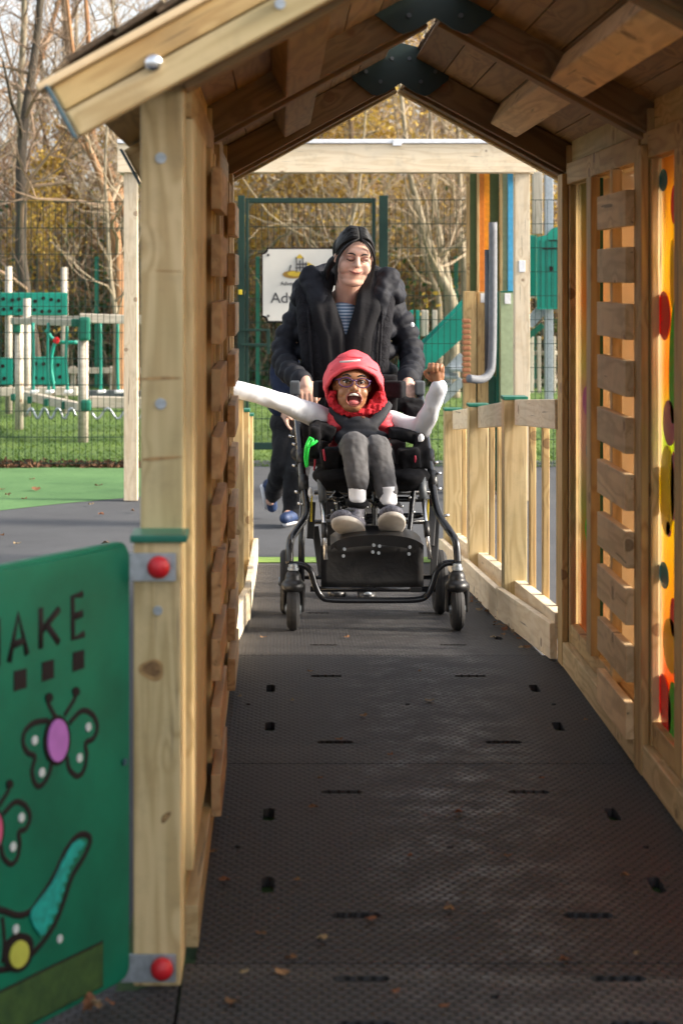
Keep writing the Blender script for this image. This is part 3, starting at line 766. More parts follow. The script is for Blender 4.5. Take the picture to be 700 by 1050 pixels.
for i in range(9):
    p = W(104, 1003, 3.36) ; o = link('fallen_leaf', rnd.choice(lms), None, None, Matrix.Translation((-.335 + rnd.gauss(0, .02), 3.42 + rnd.gauss(0, .02), .006 + rnd.uniform(0, .014))) @ Euler((rnd.uniform(-.7, .7), rnd.uniform(-.7, .7), rnd.uniform(0, 6))).to_matrix().to_4x4())
    tag(o, 'crumpled leaf in the little heap under the lower strap of the post', 'leaf', 'leaves heaped at the foot of the post')
for i in range(40):
    x = rnd.uniform(-3.4, -.9); y = rnd.uniform(9.5, 15)
    o = link('fallen_leaf', rnd.choice(lms), None, None, Matrix.Translation((x, y, GZ + .003)) @ Matrix.Scale(2.2, 4) @ Euler((rnd.uniform(-.4, .4), 0, rnd.uniform(0, 6))).to_matrix().to_4x4())
    o.scale = (2.4, 2.4, 2.4)
    tag(o, 'brown leaf lying on the tarmac and green carpet left of the playhouse', 'leaf', 'leaves scattered on the ground at the left')

# ------------------------------------------------------------------ pergola frame behind the ramp
perg = thing('pergola', 'pale square timber pergola frame with white gutter standing behind the ramp', 'pergola', (.34, 13.4, GZ))
PY = 13.3; S = F / PY
def PX(px, d=PY): return (px - 287) * d / F
def PZ(py, d=PY): return CAMZ - (py - 285) * d / F
WP = M['wood_pale']
box('post', PX(127), PX(141), PY, PY + .1, GZ, PZ(177), WP, perg)
box('post', PX(527.5), PX(543), PY, PY + .1, GZ, PZ(177), WP, perg)
box('cross_beam', PX(121), PX(548), PY - .04, PY, PZ(177), PZ(148), WP, perg)
box('cross_beam', PX(121), PX(548), PY + .101, PY + .14, PZ(177), PZ(150), WP, perg)
box('gutter', PX(121), PX(546), PY - .06, PY + .05, PZ(147.5), PZ(143.2), M['gutter'], perg)
box('gutter_clip', PX(402), PX(411), PY - .066, PY - .041, PZ(150), PZ(143.5), M['gutter'], perg, .002)
box('side_beam', PX(121), PX(121) + .045, PY + .142, PY + 3.0, PZ(177), PZ(150), WP, perg)
box('side_beam', PX(543), PX(543) + .045, PY + .142, PY + 3.0, PZ(177), PZ(150), WP, perg)
box('notice', PX(531.5), PX(538), PY - .008, PY - .001, PZ(279), PZ(267), M['white_soft'], perg, .002)

# ------------------------------------------------------------------ coloured play wall beside the pergola post
pw = thing('sensory_play_wall', 'tall play wall of orange, green and blue boards with a grey talking tube', 'play wall', (PX(505, 14), 14, GZ))
d = 14.0
def strip(name, a, b, yt, yb, mat, off=0, par=pw, th=.04): return box(name, PX(a, d), PX(b, d), d + off, d + off + th, PZ(yb, d), PZ(yt, d), mat, par, .003)
ybm = 285 + (CAMZ - GZ) * F / d - 1
strip('upright', 478, 481.5, 160, ybm, WW); strip('olive_board', 481.7, 488, 160, 300, M['olive']); strip('upright', 488.2, 491, 160, ybm, WW, -.02)
strip('orange_board', 491.2, 496, 160, ybm, plain('deep orange board', (.50, .15, .01), .5)); strip('yellow_board', 496.2, 502, 160, ybm - 30, M['orange'], .02)
strip('olive_board', 502.2, 512, 160, ybm, M['olive'], .04); strip('upright', 512.2, 515, 160, ybm, WW); strip('pale_board', 515.2, 520, 160, ybm, M['pale_green'], .02)
strip('blue_board', 520.2, 527, 160, ybm, M['blue'], -.01)
strip('low_post', 472, 484, 298.5, ybm, WW, -.25, th=.09); strip('low_post', 486.2, 497, 299, ybm, WW, -.22, th=.09); strip('dark_board', 505, 509.5, 299, ybm, M['green_cap'], -.2)
lp = strip('low_post', 508, 521, 299.5, ybm, M['pale_green'], -.3, th=.09); strip('post_cap', 507.5, 521.5, 298, 299.5, M['green_cap'], -.305, lp, .1)
strip('notice', 512, 518, 300.5, 311, M['white_soft'], -.31, th=.006); strip('notice', 489, 494, 300.5, 310, M['white_soft'], -.232, th=.006)
strip('green_board', 474, 486, 385, ybm, M['green_cap'], -.18); strip('green_board', 497, 509, 385, ybm, M['green_cap'], -.16)
tube('talking_tube', [W(505, 228, 13.62), W(505, 300, 13.62), W(504, 368, 13.62), W(501, 383, 13.60), W(493, 389, 13.56), W(480, 388, 13.5)], .030, M['tube_grey'], pw, 14, 5)
tube('talking_tube', [W(499.5, 256, 13.66), W(499.5, 385, 13.66)], .022, M['grey_grip'], pw, 12)
for k in range(12):
    yy = 327 + k * 5.6
    box('abacus_block', PX(474, 13.6), PX(482, 13.6), 13.58, 13.66, PZ(yy + 4.2, 13.6), PZ(yy, 13.6), plain('abacus brown', (.35, .14, .06), .6) if k == 0 else bpy.data.materials['abacus brown'], pw, .008)

# ------------------------------------------------------------------ mesh fences and gate
FYD = 15.7
def wiremesh(bm, x0, x1, y, z0, z1, dx=.05, dz=.2, t=.0045):
    n = int((x1 - x0) / dx)
    for i in range(n + 1): boxbm(bm, x0 + i * (x1 - x0) / n, y, (z0 + z1) / 2, t, t, z1 - z0)
    m = int((z1 - z0) / dz)
    for j in range(m + 1):
        z = z0 + j * (z1 - z0) / m
        for o in (-.007, .007): boxbm(bm, (x0 + x1) / 2, y + o, z, x1 - x0, t, t * 1.2)
def mesh_fence(label, x0, x1, y, z1, posts, group=None):
    f = thing('mesh_fence', label, 'fence', ((x0 + x1) / 2, y, GZ), group)
    bm = bmesh.new(); wiremesh(bm, x0, x1, y, GZ + .03, z1)
    link('wire_mesh', bm_mesh('wire_mesh', bm), M['green_steel'], f)
    for x in posts: box('post', x - .03, x + .03, y + .012, y + .072, GZ, z1 + .05, M['green_steel'], f)
    return f
mesh_fence('dark green wire mesh fence in front of the climbing frame at the left', PX(-160, FYD), PX(243, FYD), FYD, PZ(207, FYD), [PX(-120, FYD), PX(160, FYD)])
mesh_fence('green wire mesh fence behind the coloured play wall at the right', PX(399, FYD), PX(760, FYD), FYD, PZ(205, FYD), [PX(499, FYD), PX(660, FYD)])
gate = thing('mesh_gate', 'tall dark green steel gate filled with wire mesh behind the woman', 'gate', (PX(320, FYD), FYD, GZ))
GS = M['green_steel']
for a, b in ((244, 251), (388.5, 397.5)): box('gate_post', PX(a, FYD), PX(b, FYD), FYD - .03, FYD + .05, GZ, PZ(200.5, FYD), GS, gate)
for a, b in ((251.8, 255), (381, 385)): box('gate_frame', PX(a, FYD), PX(b, FYD), FYD - .02, FYD + .03, PZ(460, FYD), PZ(203, FYD), GS, gate)
for a, b in ((203, 208), (454, 461)): box('gate_frame', PX(255.2, FYD), PX(380.8, FYD), FYD - .02, FYD + .03, PZ(b, FYD), PZ(a, FYD), GS, gate)
bm = bmesh.new(); wiremesh(bm, PX(256, FYD), PX(380, FYD), FYD, PZ(454, FYD), PZ(208, FYD)); link('wire_mesh', bm_mesh('wire_mesh', bm), GS, gate)
for yy in (337, 352): box('lock_frame', PX(247, FYD), PX(277, FYD), FYD - .045, FYD - .022, PZ(yy + 2.4, FYD), PZ(yy, FYD), GS, gate, .002)
box('lock_frame', PX(273.5, FYD), PX(277, FYD), FYD - .046, FYD - .0225, PZ(363, FYD), PZ(337, FYD), GS, gate, .002)

# sign on the gate
SY = FYD - .06
sign = thing('playground_sign', 'pale sign board with notched corners, boat drawing and lettering on the gate', 'sign', (PX(325, SY), SY, PZ(330, SY)))
x0, x1, z0, z1 = PX(268, SY), PX(383, SY), PZ(330.5, SY), PZ(254, SY); q = .045
def notch(x0, x1, z0, z1, q):
    out = []
    for cx, cz, a0 in ((x1, z1, 270), (x0, z1, 0), (x0, z0, 90), (x1, z0, 180)):
        arc = [(cx + q * math.cos(R(a0 - 90 * k / 6)), cz + q * math.sin(R(a0 - 90 * k / 6))) for k in range(7)]
        out += arc
    return out
pts = notch(x0, x1, z0, z1, q)
poly_prism('border', [(x, SY + .012, z) for x, z in pts], (0, -1, 0), .010, M['sign_brown'] if False else M['groove'], sign)
poly_prism('board', [(x, SY + .0015, z) for x, z in notch(x0 + .012, x1 - .012, z0 + .012, z1 - .012, q)], (0, -1, 0), .004, M['sign_white'], sign)
for px, py in ((275, 261.5), (275, 324), (376, 261.5), (376, 324)): disc_cyl('bolt', W(px, py, SY - .005), (0, -1, 0), .011, .008, M['sign_ink'], sign, 14, .001)
def text(name, s, px, py, size, mat, par, y):
    cu = bpy.data.curves.new(name, 'FONT'); cu.body = s; cu.size = size; cu.extrude = .0008; cu.offset = .0005
    t = bpy.data.objects.new('t', cu); COL.objects.link(t)
    me = bpy.data.meshes.new_from_object(t.evaluated_get(bpy.context.evaluated_depsgraph_get())); bpy.data.objects.remove(t); me.name = name
    me.materials.clear()
    return link(name, me, mat, par, Matrix.Translation(W(px, py, y)) @ Euler((R(90), 0, 0)).to_matrix().to_4x4())
text('big_lettering', 'Adv', 277.5, 310.5, .125, M['sign_ink'], sign, SY - .004)
text('small_lettering', 'Adven', 287.5, 292.5, .045, M['sign_ink'], sign, SY - .004)
# boat drawing
bp = lambda zx, zy, o=.0045: W(240 + zx * .157, 190 + zy * .157, SY - o)
def ell(cx, cy, rx, ry, rot=0): return [(cx + rx * math.cos(a) * math.cos(rot) - ry * math.sin(a) * math.sin(rot), cy + rx * math.cos(a) * math.sin(rot) + ry * math.sin(a) * math.cos(rot)) for a in [2 * math.pi * k / 24 for k in range(24)]]
lg = poly_prism('boat_hull', [bp(*p) for p in ell(385, 583, 68, 26, .03)], (0, -1, 0), .0015, M['sign_brown'], sign)
poly_prism('boat_deck', [bp(*p, .0062) for p in ell(400, 578, 52, 17, .03)], (0, -1, 0), .0015, M['sign_gold'], sign)
vs, fs = [], []
for a, b in (((408, 570), (408, 470)), ((450, 560), (450, 470)), ((430, 560), (430, 490)), ((470, 560), (470, 500)), ((404, 515), (480, 515)), ((400, 540), (490, 535)), ((360, 560), (372, 520))): tube_data([bp(*a, .007), bp(*b, .007)], .0045, 6, vs, fs)
link('boat_mast', mesh_py('boat_mast', vs, fs), M['sign_ink'], sign)
poly_prism('boat_flag', [bp(*p, .0062) for p in ((400, 478), (428, 448), (458, 478))], (0, -1, 0), .0015, M['sign_gold'], sign)
poly_prism('boat_sail', [bp(*p, .0062) for p in ((478, 500), (525, 525), (480, 555))], (0, -1, 0), .0015, M['sign_gold'], sign)
box('latch', PX(244.5, FYD), PX(248.5, FYD), FYD - .07, FYD - .031, PZ(302, FYD), PZ(297, FYD), M['yellow_cord'], gate, .005)

# ------------------------------------------------------------------ climbing frame beyond the left mesh fence
WG = M['wood_grey']
cf = thing('climbing_frame', 'climbing frame of pale posts, teal boards and rope bridge behind the left fence', 'climbing frame', (PX(60, 19), 19, GZ))
def cpost(x0, x1, yt, yb, d=None):
    d = d or F * (CAMZ - GZ) / (yb - 285); xc = ((x0 + x1) / 2 - 287) * d / F; r = (x1 - x0) / 2 * d / F
    return tube('post', [(xc, d, GZ - .02), (xc, d, CAMZ - (yt - 285) * d / F)], r, WG, cf, 14), d
_, d1 = cpost(80, 91, 348, 452); _, d2 = cpost(15.5, 24.5, 333, 439.5); _, d3 = cpost(24, 32.5, 306, 426)
cpost(5.5, 13, 273, 0, 22.5) if False else None
for a, b, yt in ((5.5, 13, 273), (62.5, 70, 274)): 
    d = 22.0; xc = ((a + b) / 2 - 287) * d / F; tube('post', [(xc, d, GZ - .02), (xc, d, CAMZ - (yt - 285) * d / F)], (b - a) / 2 * d / F, WG, cf, 14)
def cbox(name, x0, x1, y0, y1, d, th, mat, par=cf, bev=.01): return box(name, (x0 - 287) * d / F, (x1 - 287) * d / F, d, d + th, CAMZ - (y1 - 285) * d / F, CAMZ - (y0 - 285) * d / F, mat, par, bev)
for x0, x1, y0, y1 in ((-40, 69, 300, 323.5), (33, 69, 366, 394.5), (-40, 13.5, 367, 394.5)):
    p = cbox('hold_board', x0, x1, y0, y1, 21.8, .05, M['teal'])
    n = int((x1 - x0) / 8)
    for k in range(n):
        for j in (0.3, .75):
            px, py = x0 + (k + .5 + rnd.uniform(-.15, .15)) * 8, y0 + (y1 - y0) * (j + rnd.uniform(-.08, .08))
            disc_cyl('hand_hole', W(px, py, 21.795), (0, -1, 0), .022, .008, M['groove'], p, 12, 0)
def cbeam(name, a, b, da, db, r, mat, sq=True):
    return beam(name, W(*a, da), W(*b, db), r * 2, r * 2, mat, cf, (0, 0, 1), .01)
cbeam('top_rail', (14, 329), (84, 331), d2, d1, .035, WG); cbeam('top_rail', (82, 326), (175, 329), 18.6, 18.6, .045, WG)
cbeam('top_rail', (33, 326.5), (100, 327), d3, 19.5, .03, WG)
cbox('bracket', 80, 92, 325, 350, d1 - .15, .12, M['green_cap'], bev=.03); cbox('bracket', 12.5, 21, 326, 342, d2 - .1, .12, M['green_cap'], bev=.03); cbox('bracket', 73, 81, 327, 335, d1 - .1, .1, M['green_cap'])
cbox('bracket', 82.5, 93, 410, 422, d1 - .13, .12, M['green_cap'], bev=.03)
cbeam('bottom_rail', (20, 404), (84, 418), d3 - 1.0, d1 + .1, .045, WG); cbeam('bottom_rail', (92, 412), (178, 414), 18.4, 18.4, .055, WG)
cbeam('bottom_rail', (-40, 402), (80, 401), 21.5, 21.5, .05, WG); cbeam('deck_plank', (84, 405), (178, 405), 19.4, 19.4, .05, M['grey_grip'])
for x in (11, 28, 45, 63): cbox('clamp', x, x + 4.5, 404 + (x - 11) * .15, 411 + (x - 11) * .17, 18.7, .08, M['green_cap'])
for x in (34, 50, 69, 103, 121):
    tube('rope', [W(x, 331, 18.7), W(x + rnd.uniform(-1, 1), 366, 18.7), W(x + .4, 402, 18.7)], .016, M['teal'], cf, 8, 3)
    cbox('step_block', x - 3.5, x + 4, 400.5, 403.5, 18.6, .2, M['white_soft'])
for pts in (((47, 338), (58, 350), (80, 351)), ((58, 348), (53, 365), (53, 393)), ((50, 366), (55, 394), (55, 400))):
    tube('rope', [W(x, y, 19.2) for x, y in pts], .02, M['teal'], cf, 8, 3)
disc_cyl('rope_knot', W(58, 349, 19.15), (0, -1, 0), .035, .05, M['red_ball'], cf, 12, .01)
for a, b in ((28, 78), (94, 170)):
    n = 24; tube('chain', [W(a + (b - a) * k / n, 424 + 5.5 * math.sin(k * .95 + a) , 18.3) for k in range(n + 1)], .013, M['galv'], cf, 6, 2)
# low rail fence behind it
rf = thing('low_rail', 'low grey timber rail at the edge of the wood behind the climbing frame', 'rail', (PX(110, 25), 25, GZ))
box('rail', PX(66, 25), PX(180, 25), 25, 25.05, PZ(383, 25), PZ(377, 25), WG, rf)
for x in (72, 112, 150): box('post', PX(x, 25), PX(x + 5, 25), 25.052, 25.12, GZ, PZ(376, 25), WG, rf)

# ------------------------------------------------------------------ slide and tower on the right
sl = thing('play_tower', 'green and grey play tower with boxed lookout and staircase behind the right fence', 'play tower', (PX(560, 19), 19, GZ))
def tbox(name, x0, x1, y0, y1, d, th, mat, par=sl, bev=.008): return cbox(name, x0, x1, y0, y1, d, th, mat, par, bev)
tbox('post', 558.5, 567, 168, 425, 19.2, .09, M['galv']); tbox('post', 546, 556, 176, 240, 19.6, .1, WG)
tbox('post', 590, 600, 168, 425, 19.2, .09, M['galv'])
pts = [W(x, y, 19.0) for x, y in ((550.5, 317), (600, 317), (600, 236), (590, 234), (575, 232), (566, 234), (560, 241), (550.5, 243))]
lk = poly_prism('lookout_board', pts, (0, 1, 0), .05, M['teal'], sl)
for k in range(7): tbox('board_joint', 553 + k * 6, 553.5 + k * 6, 246, 315, 18.996, .003, M['groove'], lk, 0)
tbox('panel_slot', 556, 590, 254, 255.6, 18.994, .003, M['groove'], lk, 0); tbox('panel_slot', 562, 590, 246, 247.2, 18.994, .003, M['groove'], lk, 0)
tbox('spy_hole', 563, 566.5, 273, 278, 18.994, .004, M['groove'], lk, 0)
tbox('lookout_side', 543, 549.8, 241, 304, 19.4, .05, M['teal']); tbox('platform', 541, 600, 303, 306, 19.5, .5, WG)
beam('stair_stringer', W(541, 333, 19.3), W(560, 312, 19.3), .05, .11, M['galv'], sl); beam('stair_stringer', W(541, 345, 19.5), W(556, 333, 19.5), .05, .06, M['green_cap'], sl)
beam('stair_stringer', W(446, 394, 19.0), W(474, 365, 19.0), .05, .09, M['galv'], sl); beam('stair_stringer', W(452, 411, 18.6), W(474, 390, 18.6), .05, .09, M['galv'], sl)
for k in range(4):
    t = k / 3.5; beam('step', W(448 + 24 * t, 402 - 26 * t, 18.7), W(448 + 24 * t, 398 - 26 * t, 19.1), .16, .03, M['galv'], sl)
slide = thing('slide', 'green sided slide sloping down behind the woman towards the left', 'slide', (PX(450, 18), 18.2, GZ))
pts = [W(x, y, 18.2) for x, y in ((412, 372), (412, 394), (432, 384), (486, 336), (486, 300), (470, 318), (436, 352))]
poly_prism('slide_side', pts, (0, 1, 0), .05, M['teal'], slide); poly_prism('slide_side', [p + Vector((0, .55, 0)) for p in pts], (0, 1, 0), .05, M['teal'], slide)
beam('slide_bed', W(412, 386, 18.2) + Vector((0, .3, 0)), W(486, 322, 18.2) + Vector((0, .3, 0)), .5, .02, M['galv'], slide)
for x in (424, 430): tbox('slide_board', x - 4, x, 318, 352, 18.9, .04, M['teal'], slide)
for x0, x1, y0 in ((432, 439, 318), (443, 448, 318)): tbox('leg', x0, x1, y0, 345, 19.0, .08, WG, slide)
pk2 = thing('picket_fence', 'short pale picket fence on the grass under the play tower', 'fence', (PX(548, 20.5), 20.5, GZ))
for k in range(4): tbox('picket', 543 + k * 7.5, 547 + k * 7.5, 345, 403, 20.5, .03, WG, pk2)
tbox('rail', 538, 575, 360, 364, 20.54, .03, WG, pk2); tbox('rail', 538, 575, 389, 393, 20.54, .03, WG, pk2)

# boundary fence posts at the edge of the wood
bf = thing('boundary_fence', 'far green mesh fence running along the edge of the wood', 'fence', (0, 27, GZ))
for x in (-60, 20, 97, 175, 262, 330, 465, 545): box('post', PX(x, 27), PX(x + 4.5, 27), 27, 27.06, GZ, PZ(263, 27), M['green_cap'], bf)
bm = bmesh.new(); wiremesh(bm, -6, 6, 27, GZ + .03, PZ(266, 27), .1, .3, .006); link('wire_mesh', bm_mesh('wire_mesh', bm), GS, bf)

# ------------------------------------------------------------------ trees
def bark(name, c1, c2, c3):
    m, nt, b = newmat(name); tc = N(nt, 'ShaderNodeTexCoord'); mp = N(nt, 'ShaderNodeMapping'); mp.inputs['Scale'].default_value = (9, 9, 2.2)
    nt.links.new(tc.outputs['Object'], mp.inputs['Vector']); n = N(nt, 'ShaderNodeTexNoise', i_Scale=2.0, i_Detail=6.0, i_Roughness=.7); nt.links.new(mp.outputs[0], n.inputs['Vector'])
    r = ramp(nt, n.outputs[0], [(.3, c1), (.52, c2), (.72, c3)]); nt.links.new(r.outputs[0], b.inputs['Base Color']); b.inputs['Roughness'].default_value = .9
    bump(nt, b, n.outputs[0], .6, .02); return m
M['bark_a'] = bark('brown bark', (.10, .065, .045), (.24, .16, .10), (.34, .25, .17))
M['bark_o'] = bark('rusty bark', (.13, .06, .03), (.30, .155, .07), (.38, .22, .11))
M['bark_p'] = bark('pale bark', (.11, .09, .06), (.27, .225, .155), (.38, .33, .24))
M['bark_d'] = bark('dark bark', (.03, .024, .018), (.07, .055, .04), (.12, .10, .07))
M['twig'] = plain('twig', (.26, .18, .12), .85, var=.4, scale=1.2, bmp=0)
M['twig_p'] = plain('pale twig', (.32, .25, .17), .85, var=.3, scale=1.2, bmp=0)
def leafmat(name, stops, sc=1.3, tr=.35):
    m, nt, b = newmat(name); tc = N(nt, 'ShaderNodeTexCoord')
    n = N(nt, 'ShaderNodeTexNoise', i_Scale=sc, i_Detail=5.0, i_Roughness=.75); nt.links.new(tc.outputs['Object'], n.inputs['Vector'])
    r = ramp(nt, n.outputs[0], stops); nt.links.new(r.outputs[0], b.inputs['Base Color']); b.inputs['Roughness'].default_value = .65
    t = N(nt, 'ShaderNodeBsdfTranslucent'); nt.links.new(r.outputs[0], t.inputs[0]); mx = N(nt, 'ShaderNodeMixShader'); mx.inputs[0].default_value = tr
    out = [n for n in nt.nodes if n.type == 'OUTPUT_MATERIAL'][0]
    nt.links.new(b.outputs[0], mx.inputs[1]); nt.links.new(t.outputs[0], mx.inputs[2]); nt.links.new(mx.outputs[0], out.inputs[0]); return m
M['leaf_y'] = leafmat('yellow autumn leaf', [(.3, (.26, .14, .03)), (.5, (.48, .31, .05)), (.68, (.56, .42, .08))])
M['leaf_b'] = leafmat('brown autumn leaf', [(.3, (.06, .035, .015)), (.48, (.16, .085, .03)), (.6, (.24, .14, .04)), (.7, (.10, .11, .03))])
M['leaf_g'] = leafmat('ivy and bramble leaf', [(.3, (.018, .05, .014)), (.5, (.04, .10, .02)), (.62, (.13, .18, .03)), (.7, (.30, .30, .05))])

def add_leaf(vs, fs, c, s, r):
    n = Vector((r.gauss(0, 1), r.gauss(0, 1), r.gauss(0, 1) + .4)).normalized(); a = n.orthogonal().normalized(); b = n.cross(a)
    an = r.uniform(0, 6.28); a, b = a * math.cos(an) + b * math.sin(an), b * math.cos(an) - a * math.sin(an)
    i = len(vs); vs += [c - a * s, c - b * s * .5, c + a * s, c + b * s * .5]; fs.append((i, i + 1, i + 2, i + 3))

def grow(seed, H, r0, lean=(0, 0), start=.12, nb=26, wob=.25, leaves=0, ls=.05, blen=.26, path=None):
    r = random.Random(seed); tv_, tf = [], []; kv, kf = [], []; lv, lf = [], []
    pts = []; n = 16; off = Vector((0, 0, 0)); dv = Vector((lean[0], lean[1], 1)).normalized()
    for i in range(n + 1):
        pts.append(off.copy()); dv = (dv + Vector((r.gauss(0, wob), r.gauss(0, wob), 0)) * .22 + Vector((0, 0, .04))).normalized(); off = off + dv * (H / n)
    if path: pts = path
    pts = smoothpts(pts, 2 if not path else 6); m = len(pts)
    rad = lambda t: r0 * (1.25 - .25 * min(1, t * 14) if t < .07 else 1) * (1 - .82 * t)
    tube_data(pts, [rad(i / (m - 1)) for i in range(m)], 9, tv_, tf)
    def branch(p, d, L, rr, lvl):
        k = 6 if lvl < 2 else 4; q = [p]; dd = d.copy()
        for i in range(k):
            dd = (dd + Vector((r.gauss(0, .26), r.gauss(0, .26), r.gauss(.10, .18)))).normalized(); q.append(q[-1] + dd * L / k)
        tgt = (tv_, tf) if (lvl == 0 and rr > .03) else (kv, kf)
        tube_data(q, [rr * (1 - .75 * i / k) for i in range(k + 1)], 6 if lvl == 0 else 3, tgt[0], tgt[1], cap=False)
        if leaves and lvl >= 1:
            for _ in range(leaves):
                j = r.randint(1, k); add_leaf(lv, lf, q[j] + Vector((r.gauss(0, .08), r.gauss(0, .08), r.gauss(0, .08))), ls * r.uniform(.6, 1.3), r)
        if lvl < 2:
            for _ in range(5 if lvl == 0 else 4):
                j = r.randint(1, k); side = dd.cross(Vector((r.gauss(0, 1), r.gauss(0, 1), r.gauss(0, 1)))).normalized()
                branch(q[j], (dd * .5 + side * .8 + Vector((0, 0, .25))).normalized(), L * r.uniform(.35, .6), max(rr * .45, .004), lvl + 1)
    for _ in range(nb):
        t = r.uniform(start, .97) ** 1.0; j = int(t * (m - 1)); a = r.uniform(0, 6.28)
        branch(pts[j], Vector((math.cos(a), math.sin(a), r.uniform(.2, 1.1))).normalized(), H * blen * (1.1 - t) * r.uniform(.5, 1.2), rad(t) * r.uniform(.25, .5), 0)
    return (tv_, tf), (kv, kf), (lv, lf)

TREES = {}
def tree_kind(key, bk, tw, *a, **k):
    T, K, L = grow(*a, **k)
    TREES[key] = (mesh_py('trunk', *T, True), mesh_py('crown', *K), mesh_py('leaves', *L) if L[0] else None, bk, tw)
def tree(key, px, d, label, group=None, rz=0, s=1.0, name='bare_tree', cat='tree', lf='leaf_y'):
    t = thing(name, label, cat, ((px - 287) * d / F, d, GZ - .02), group); t.rotation_euler = (0, 0, rz); t.scale = (1, 1, 1)
    tm, km, lm_, bk, tw = TREES[key]
    for nme, me, mt in (('trunk', tm, M[bk]), ('crown', km, M[tw]), ('leaves', lm_, M[lf])):
        if me is None: continue
        if len(me.materials) == 0: me.materials.append(mt)
        o = bpy.data.objects.new(nme, me); COL.objects.link(o); o.parent = t; o.scale = (s, s, s)
    return t
tree_kind('a', 'bark_a', 'twig', 1, 11, .11, nb=34)
tree_kind('b', 'bark_o', 'twig_p', 2, 12, .10, lean=(-.12, 0), nb=30)
tree_kind('c', 'bark_d', 'twig', 3, 10, .09, nb=36, wob=.4)
tree_kind('d', 'bark_p', 'twig_p', 4, 12, .10, lean=(-.22, 0), nb=26)
tree_kind('e', 'bark_a', 'twig_p', 5, 8, .06, lean=(.1, 0), nb=36, start=.05, blen=.34)
tree_kind('f', 'bark_p', 'twig', 6, 11, .085, lean=(-.05, 0), nb=24, wob=.15)
tree_kind('y', 'bark_a', 'twig_p', 7, 7, .07, lean=(.05, 0), nb=40, start=.15, leaves=3, ls=.05, blen=.34)
tree_kind('g', 'bark_d', 'twig', 8, 5, .05, nb=44, start=.04, leaves=3, ls=.05, blen=.38)
def path_tree(label, d, r0, bk, tw, seed, pts, nb=22, H=8):
    P = [W(x, y, d + dd) for x, y, dd in pts]; base = Vector((P[0].x, P[0].y, GZ - .02)); P = [base] + P
    T, K, L = grow(seed, H, r0, nb=nb, start=.15, path=[p - base for p in P])
    t = thing('bare_tree', label, 'tree', base)
    for nme, dt, mt in (('trunk', T, M[bk]), ('crown', K, M[tw])):
        o = bpy.data.objects.new(nme, mesh_py(nme, *dt, nme == 'trunk')); o.data.materials.append(mt); COL.objects.link(o); o.parent = t
path_tree('rusty orange leaning trunk just left of the tall front post', 23.5, .085, 'bark_o', 'twig_p', 41, [(122, 300, 0), (117, 232, 0), (102, 178, 0), (87, 138, .1), (76, 60, .3), (62, -60, .6)], 16)
path_tree('second rusty trunk crossing behind the end of the barge boards', 24.5, .11, 'bark_o', 'twig', 42, [(134, 260, 0), (122, 205, 0), (108, 168, 0), (95, 138, 0), (92, 60, .2), (84, -60, .4)], 14)
path_tree('thin pale yellow stem between the rusty trunks and the front post', 23, .04, 'bark_p', 'twig_p', 43, [(119, 330, 0), (113, 280, 0), (110, 220, 0), (108, 170, 0), (112, 100, 0), (118, -40, 0)], 18, 6)
path_tree('pale trunk leaning steeply left, seen right above the shoulder of the woman', 25, .085, 'bark_p', 'twig_p', 44, [(464, 316, 0), (452, 285, 0), (440, 254, 0), (427, 206, 0), (419, 170, 0), (408, 60, .3), (400, -60, .5)], 16)
path_tree('pale trunk leaning slightly left in front of the coloured play wall', 25.5, .08, 'bark_p', 'twig', 45, [(460, 310, 0), (455, 270, 0), (450, 240, 0), (443, 183, 0), (440, 90, 0), (432, -50, 0)], 16)
path_tree('pale trunk nearly upright beside the brown edge of the play wall', 26.2, .085, 'bark_p', 'twig_p', 46, [(477, 290, 0), (473, 255, 0), (470, 225, 0), (471, 180, 0), (468, 90, 0), (470, -50, 0)], 16)
path_tree('low thin pale trunk lowest of those right of the woman', 26.8, .05, 'bark_p', 'twig_p', 47, [(450, 312, 0), (440, 280, 0), (431, 247, 0), (424, 222, 0), (412, 170, 0), (398, 60, 0)], 16, 6)
path_tree('pale slanting stem seen through the top of the gate above the sign', 24, .04, 'bark_p', 'twig_p', 48, [(346, 285, 0), (353, 255, 0), (360, 228, 0), (367, 200, 0), (372, 150, 0), (380, 40, 0)], 16, 6)
# the ones that can be told apart
tree('c', 37, 24, 'dark slender bare tree at the far left, growing up from behind the climbing frame', rz=.5)
tree('b', 114, 28, 'thin rusty sapling between the far fence post and the front post', rz=2.4, s=.62)
tree('a', 66, 31, 'brown bare tree rising above the right end of the teal hold boards', rz=1)
tree('f', 8, 29, 'thin bare tree at the left edge above the teal boards', rz=2.2)
tree('f', 478, 30, 'upright pale trunk touching the left edge of the coloured play wall', rz=1)
tree('f', 440, 32, 'upright pale trunk over the shoulder of the woman on the right', rz=3)
tree('y', 352, 27, 'yellow leaved small tree behind the gate above the head of the woman', name='autumn_tree')
tree('y', 388, 29, 'yellow leaved small tree behind the right gate post', rz=1.6, name='autumn_tree')
tree('y', 305, 31, 'half bare yellowing tree behind the sign board', rz=3.1, name='autumn_tree', s=1.1)
tree('y', 268, 33, 'golden tree behind the left gate post', rz=4.4, name='autumn_tree', s=1.1)
tree('y', 420, 35, 'taller golden tree under the roof apex', rz=5.2, name='autumn_tree', s=1.35)
tree('f', 551, 29, 'pale trunk seen right of the pergola post', rz=.4)
tree('g', 566, 27, 'dark bushy tree behind the grey tower post', rz=2, name='bushy_tree')
